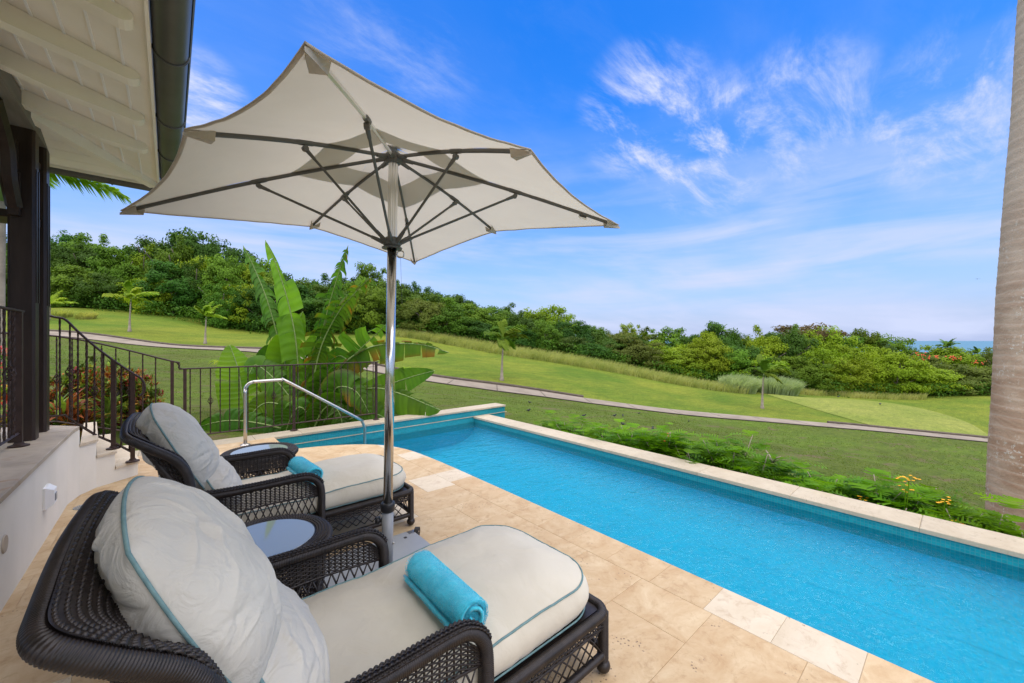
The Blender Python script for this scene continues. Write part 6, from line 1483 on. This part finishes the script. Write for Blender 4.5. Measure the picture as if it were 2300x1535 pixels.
bleaf([(715, 930, 8.2), (760, 850, 8.0), (800, 795, 7.9), (838, 757, 7.8), (866, 730, 7.7)], 0.44, 16, 0.7, 5, (.95, 1.0, 1.0), side_fold=(1.1, .8))
bleaf([(710, 920, 8.0), (760, 830, 7.8), (820, 785, 7.7), (880, 773, 7.6), (950, 775, 7.6), (1008, 792, 7.5)], 0.36, 22, 2.0, 6, (1.0, .95, .8), brown=.28, side_fold=(.35, 1.0))
bleaf([(760, 930, 8.0), (830, 885, 7.9), (880, 862, 7.8), (930, 845, 7.7), (976, 833, 7.6)], 0.30, 4, 0.35, 7, (1.05, 1.1, 1.1))
bleaf([(720, 960, 7.9), (780, 890, 7.8), (840, 872, 7.7), (900, 885, 7.6), (950, 905, 7.5), (990, 922, 7.4)], 0.44, 12, 1.6, 8, (1.1, 1.1, .9), side_fold=(.4, 1.0))
bleaf([(600, 985, 7.9), (560, 945, 7.8), (545, 890, 7.8), (535, 830, 7.8), (516, 775, 7.8)], 0.40, 3, 0.25, 9, (1.65, 1.6, .9), side_fold=(1.15, .9))
bleaf([(680, 960, 7.9), (655, 900, 7.9), (615, 850, 7.8), (575, 820, 7.8), (560, 840, 7.7)], 0.34, 6, 0.9, 10, (.8, .85, 1))
bleaf([(690, 970, 7.9), (650, 920, 7.8), (600, 905, 7.7), (565, 930, 7.6), (545, 965, 7.6)], 0.40, 7, 1.3, 11, (1.25, 1.2, .9))
bleaf([(690, 980, 7.8), (600, 955, 7.6), (530, 945, 7.5), (480, 950, 7.4), (440, 962, 7.4)], 0.36, 5, 1.6, 12, (.95, 1.1, 1.2), side_fold=(.8, 1))
bleaf([(690, 960, 8.3), (690, 860, 8.3), (700, 800, 8.2), (712, 760, 8.2), (725, 735, 8.1)], 0.40, 6, 0.5, 13, (.8, .88, .9))
bleaf([(700, 970, 7.9), (740, 900, 7.8), (760, 870, 7.7), (800, 880, 7.6), (830, 930, 7.6)], 0.38, 6, 1.3, 14, (.9, 1.0, .9), brown=.12)
bleaf([(700, 980, 7.8), (720, 930, 7.7), (745, 910, 7.6), (765, 935, 7.6), (770, 975, 7.6)], 0.34, 5, 1.2, 15, (.8, .9, .8))
bleaf([(680, 980, 8.0), (650, 870, 8.1), (640, 800, 8.1), (662, 740, 8.0), (680, 700, 8.0)], 0.34, 5, 0.6, 16, (1.2, 1.25, .9))
bleaf([(700, 975, 7.8), (690, 930, 7.7), (672, 915, 7.6), (655, 935, 7.6), (640, 975, 7.6)], 0.34, 4, 1.1, 17, (.9, 1.0, .9))
bleaf([(690, 975, 8.1), (730, 870, 8.0), (780, 850, 7.9), (810, 880, 7.8), (815, 925, 7.8)], 0.38, 5, 1.1, 18, (1.0, 1.15, 1.0))
bleaf([(715, 985, 7.8), (790, 940, 7.7), (840, 930, 7.6), (870, 945, 7.6), (885, 965, 7.6)], 0.36, 4, 0.9, 19, (.85, 1.0, .9))
bleaf([(690, 960, 8.4), (665, 860, 8.5), (640, 810, 8.5), (605, 800, 8.5), (580, 830, 8.4)], 0.36, 5, 0.9, 20, (.6, .7, .7))
bleaf([(690, 960, 8.4), (715, 870, 8.5), (735, 820, 8.5), (765, 800, 8.5), (800, 830, 8.4)], 0.36, 5, 0.9, 21, (.6, .7, .7))
for px0, px1, dd in ((672, 668, 8.3), (690, 692, 8.1), (708, 716, 8.2)):
    a, b = W(px0, 1010, dd), W(px1, 870, dd); st = MB().tube([a + (b - a) * t for t in (0, .3, .6, 1)], lambda i: (0.085, 0.08, 0.07, 0.04)[i], 12); o = st.build('stem', M['bananarib'], bn, smooth=True); o.location = BO
# small feathery palms growing round it
for (px, py, d, seed, n, fl, lab) in ((600, 905, 9.2, 41, 8, 1.5, 'small feathery palm behind the left side of the banana plant'), (850, 905, 9.4, 42, 8, 1.4, 'small feathery palm behind the right side of the banana plant')):
    p = W(px, py, d); g = gz1(p.x, p.y); palm((p.x, p.y, g), max(0.3, p.z - g), n, fl, lab, seed, (0.1, 0), False, 0.03, 'feathery palms by the banana plant', 0.9, 'feather_palm', 30, 0.04, (0.2, 1.2), shaft=0.1)

# ---- croton hedge and bright ground plants by the steps
def croton(loc, rx, ry, h, nl, ll, palette, label, seed, name='croton_bush', cat='bush', upright=0.4, grp=None, wf=0.12):
    rs = random.Random(seed); root = thing(name, label, cat, loc, 0, grp); m = MB(); C_ = []
    ncl = max(6, nl // 26)
    for c in range(ncl):
        while True:
            v = Vector((rs.uniform(-1, 1), rs.uniform(-1, 1), rs.uniform(0, 1)))
            if 0.45 < v.length < 1.0: break
        cc = Vector((v.x * rx, v.y * ry, 0.12 + v.z * h * 0.95)); pal = rs.choice(palette); pal2 = rs.choice(palette)
        for k in range(nl // ncl):
            a = rs.uniform(0, 2 * PI); el = rs.uniform(-.2, 1.3); d = Vector((math.cos(a) * math.cos(el), math.sin(a) * math.cos(el), math.sin(el) + upright)).normalized(); l_n = ll * rs.uniform(.6, 1.2); s_ = d.cross(Vector((0, 0, 1))).normalized() * l_n * wf; up = s_.cross(d).normalized()
            p0 = cc + Vector((rs.gauss(0, .03), rs.gauss(0, .03), rs.gauss(0, .03))); p1 = p0 + d * l_n * .5 + up * l_n * .06; p2 = p0 + d * l_n + Vector((0, 0, -0.25 * l_n)); o = len(m.v)
            m.v += [tuple(p0), tuple(p1 + s_), tuple(p1 - s_), tuple(p2)]; m.f += [(o, o + 1, o + 2), (o + 1, o + 3, o + 2)]
            q = pal if rs.random() < .7 else pal2; j = rs.uniform(.75, 1.25); C_ += [(q[0] * j, q[1] * j, q[2] * j, 1)] * 4
    m.c = C_; m.build('leaves', M['croton'], root)
    st = MB()
    for k in range(9): a = k * 0.7; st.tube([(0.1 * math.cos(a), 0.1 * math.sin(a), 0), (rx * .45 * math.cos(a), ry * .45 * math.sin(a), h * .6)], 0.012, 5)
    st.build('stems', M['bark'], root, kind='stuff'); return root
PALC = [(.30, .06, .02), (.42, .16, .03), (.16, .24, .02), (.34, .36, .04), (.10, .16, .02), (.12, .20, .02), (.22, .34, .03), (.20, .03, .02), (.38, .12, .03), (.08, .13, .02), (.48, .24, .05), (.10, .03, .025), (.07, .10, .02)]
for i, (px, py, d, rx, h, sd, lab) in enumerate(((155, 985, 6.6, .55, 1.15, 1, 'red and green croton bush right beside the dark veranda posts'), (230, 985, 6.9, .6, 1.22, 2, 'tall orange and red croton bush behind the curved handrail'), (292, 975, 7.3, .5, 1.0, 3, 'orange and green croton bush at the right end of the hedge'))):
    p = W(px, CY, d); croton((p.x, p.y, gz1(p.x, p.y) - .05), rx, rx, h, 3400, .15, PALC, lab, sd, grp='croton bushes behind the steps')
PALB = [(.50, .28, .04), (.40, .12, .04), (.20, .30, .04), (.45, .38, .07), (.25, .07, .03), (.12, .2, .03), (.10, .16, .02)]
for i, (px, d, lab) in enumerate(((150, 5.9, 'orange and yellow spiky ground plant closest to the dark posts'), (215, 6.2, 'orange and green spiky ground plant under the croton hedge'))):
    p = W(px, CY, d); croton((p.x, p.y, gz1(p.x, p.y)), .22, .22, .45, 150, .55, PALB, lab, 50 + i, 'spiky_plant', 'plant', .5, 'spiky plants under the croton hedge', .05)
PALP = [(.75, .10, .14), (.7, .2, .25), (.10, .2, .03), (.6, .08, .10)]
p = W(-2, CY, 5.6); croton((p.x, p.y, 0.0), .35, .35, 1.35, 1600, .09, PALP + [(.12, .22, .03)], 'pink flowering bush seen through the terrace railing at the left edge', 61, 'flowering_bush', 'bush')
p = W(5, CY, 5.2); croton((p.x, p.y, 0.0), .3, .3, .75, 900, .16, [(.6, .10, .03), (.6, .35, .04), (.2, .3, .03)], 'red and yellow leafy plant low behind the terrace railing', 62, 'leafy_plant', 'plant')
p = W(235, 893, 7.4)
# ---- ferny shrubs along the lawn side of the pool wall
def fern_frond(m, p0, d, ln, rs, npn=7):
    d = d.normalized(); sd = d.cross(Vector((0, 0, 1))); sd = sd.normalized() if sd.length > .01 else Vector((1, 0, 0)); up = sd.cross(d); prev = p0
    for k in range(npn):
        f = (k + 1) / npn; q = p0 + d * ln * f + Vector((0, 0, -0.30 * ln * f * f)); 
        if k < 1: continue
        pl = ln * 0.42 * math.sin(PI * (0.18 + .72 * f)); 
        for s_ in (-1, 1):
            dr_ = (sd * s_ + d * 0.35 + Vector((0, 0, rs.uniform(-.2, .1)))).normalized(); w2 = d * 0.5 * ln / npn * 1.15; e = q + dr_ * pl
            m.add([q - w2 * .5, q + w2 * .5, e + w2 * .32, e - w2 * .32], [(0, 1, 2, 3)])
def fern_shrub(seed, r_, h, nfr, ln):
    rs = random.Random(seed); m = MB(); st = MB(); tips_ = []
    for b in range(13):
        a = rs.uniform(0, 2 * PI); q = Vector((math.cos(a) * r_ * rs.uniform(.2, 1), math.sin(a) * r_ * rs.uniform(.2, 1), h * rs.uniform(.55, 1.02))); L_ = smoothpath([(0, 0, 0), (q.x * .3, q.y * .3, q.z * .5), tuple(q)], 4); st.tube(L_, lambda i: .011 * (1 - .6 * i / 8), 5); tips_.append(q)
        if rs.random() < .5: st.tube([L_[5], L_[5] + Vector((rs.uniform(-.15, .15), rs.uniform(-.15, .15), rs.uniform(.05, .25)))], .005, 4)
    for k in range(nfr):
        q = rs.choice(tips_) * rs.uniform(.6, 1.0) + Vector((rs.gauss(0, .07), rs.gauss(0, .07), rs.gauss(0, .05))); a = rs.uniform(0, 2 * PI); fern_frond(m, q, Vector((math.cos(a), math.sin(a), rs.uniform(-.1, .7))), ln * rs.uniform(.6, 1.15), rs)
    return m.mesh('foliage', M['fern']), st.mesh('stems', M['palebark'], True)
FS = [fern_shrub(s, .50, .95, 500, .25) for s in (1, 2, 3, 4)]
ys = 5.25; k = 0
NTH = ['farthest', 'second farthest', 'third farthest', 'fourth farthest', 'fifth farthest', 'sixth farthest', 'seventh farthest', 'eighth farthest', 'ninth farthest', 'tenth farthest', 'eleventh farthest', 'twelfth farthest', 'thirteenth farthest', 'fourteenth farthest', 'fifteenth farthest', 'sixteenth farthest', 'seventeenth farthest', 'eighteenth farthest', 'nearest but one', 'nearest']
while ys > -0.75 and k < 20:
    x = 5.62 + rnd.uniform(-.12, .18); top = -0.09 + 0.10 * math.sin(k * 1.3) + (0.12 if 2 < ys < 3.2 else 0) - (0.10 if ys > 4.6 else 0) - (0.12 if ys < 0.5 else 0)
    g = gz1(x, ys); h = top - g; root = thing('ferny_shrub', f'{NTH[k]} ferny green shrub in the row along the pool wall', 'shrub', (x, ys, g), rnd.uniform(0, 6.28), 'ferny shrubs along the pool wall')
    a, b = FS[k % 4]; o1 = link('foliage', a, root); o2 = link('stems', b, root)
    o1.scale = o2.scale = (1, 1, h / .95)
    ys -= 0.315; k += 1
# dry cut branches among the shrubs, and yellow flowers
def twig(c, s_, seed):
    rs = random.Random(seed); m = MB()
    for i in range(5): a = rs.uniform(0, 6.28); q = Vector((math.cos(a) * s_, math.sin(a) * s_, s_ * rs.uniform(.2, 1))); m.tube([(0, 0, 0), tuple(q * .5 + Vector((0, 0, .02))), tuple(q)], lambda i: (.012, .009, .005)[i], 5)
    return m
for i, (px, py, lab) in enumerate(((1285, 965, 'bleached dry twig at the far end of the ferny shrubs'), (1735, 1030, 'bleached cut branch sticking out of the middle of the ferny shrubs'), (1690, 1065, 'thin dry branch low in the ferny shrubs close to the coping'))):
    l = (px - CX) / F; d = 5.62 / (SA + l * CA); p = W(px, py, d); o = twig(p, .13, i).build('dry_branch', M['palebark'], None, smooth=True); o.location = p - Vector((0, 0, .05)); tag(o, lab, 'branch')
for i, (px, py, n, lab) in enumerate(((2042, 1072, 12, 'tallest cluster of orange-yellow flowers above the shrubs near the palm trunk'), (2035, 1098, 7, 'looser orange-yellow flowers just under the tallest cluster'), (2122, 1124, 8, 'small orange-yellow flower cluster left of the palm trunk foot'), (2152, 1176, 7, 'orange-yellow flowers touching the coping near the palm trunk'), (1937, 1121, 5, 'single yellow flower low beside the coping'), (1498, 981, 3, 'tiny orange-red flower among the farther ferny shrubs'))):
    l = (px - CX) / F; d = 5.55 / (SA + l * CA); p = W(px, py, d); m = MB(); rs = random.Random(i)
    for j in range(n):
        c = Vector((rs.gauss(0, .035), rs.gauss(0, .035), rs.gauss(0, .025)))
        for k in range(5): a = k * 1.257 + j; q = Vector((math.cos(a), math.sin(a), .5)).normalized() * .016; t_ = q.cross(Vector((0, 0, 1))).normalized() * .010; m.add([c, c + q * .6 + t_, c + q, c + q * .6 - t_], [(0, 1, 2, 3)])
    root = thing('flower_cluster', lab, 'flowers', tuple(p), 0, 'flowers on the ferny shrubs'); m.build('petals', M['flower_y'] if i < 5 else M['flower_r'], root, kind='stuff'); MB().tube([(0, 0, 0), (.03, .02, -.35)], .004, 5).build('stalk', M['fern'], root)
# ---- birds and tee markers
def bird_mesh():
    m = MB(); m.sphere((0, 0, .10), .055, 10, 7, (1.7, .9, .95)); m.sphere((.095, 0, .165), .034, 8, 6); m.tube([(.05, 0, .12), (.09, 0, .155)], .028, 8); m.tube([(.12, 0, .165), (.155, 0, .158)], lambda i: (.010, .002)[i], 5); m.tube([(-.07, 0, .10), (-.20, 0, .085)], lambda i: (.028, .022)[i], 6, flat=.35); m.tube([(0, .02, .06), (.005, .02, 0)], .004, 4); m.tube([(0, -.02, .06), (.005, -.02, 0)], .004, 4); return m.mesh('body', M['bird'], True)
bm_ = bird_mesh()
BL = ['small black bird on the near lawn, farther one of the pair by the pool corner', 'small black bird on the near lawn, closer one of the pair by the pool corner', 'lone small black bird right of the pool corner pair', 'left bird of the two standing side by side on the near lawn', 'right bird of the two standing side by side on the near lawn', 'black bird of the middle group that is closest to the cart path', 'black bird of the middle group that is closest to the shrubs', 'small black bird just above the tips of the ferny shrubs', 'small black bird farthest right on the near lawn']
for i, (px, py) in enumerate(((1190, 907), (1187, 926), (1311, 938), (1380, 937), (1399, 937), (1435, 931), (1399, 957), (1466, 967), (1547, 949))):
    g, d = pix_ground(px, py, 7, 60); root = thing('bird', BL[i], 'bird', tuple(g), rnd.uniform(0, 6.28), 'black birds on the near lawn'); o = link('body', bm_, root); s_ = 1.25 if d > 9 else 0.8; s_ *= .5; o.scale = (s_,) * 3
fb = thing('bird', 'dark bird gliding in the sky left of the palm trunk', 'bird', tuple(W(2195, 627, 45)), 0.4); m = MB(); m.sphere((0, 0, 0), .03, 8, 6, (2.4, 1, 1)); m.build('body', M['bird'], fb, smooth=True)
for s_ in (-1, 1): MB().add([(.04, 0, 0), (-.05, 0, 0), (-.05, s_ * .14, .02), (.03, s_ * .13, .03), (-.03, s_ * .27, 0), (.04, 0, .008), (-.05, 0, .008), (-.05, s_ * .14, .028), (.03, s_ * .13, .038)], [(0, 1, 2, 3), (3, 2, 4), (5, 6, 7, 8), (8, 7, 4)]).build('wing', M['bird'], fb)
for px, py, lab in ((1883, 897, 'small dark tee marker on the pale tee, the farther one'), (1977, 914, 'small dark tee marker on the pale tee, the nearer one')):
    g, d = pix_ground(px, py, 20, 60); o = MB().box((0, 0, .05), (.42, .16, .12), 0, .03).build('tee_marker', M['black']); o.location = g + Vector((0, 0, .26)); tag(o, lab, 'marker', 'tee markers')
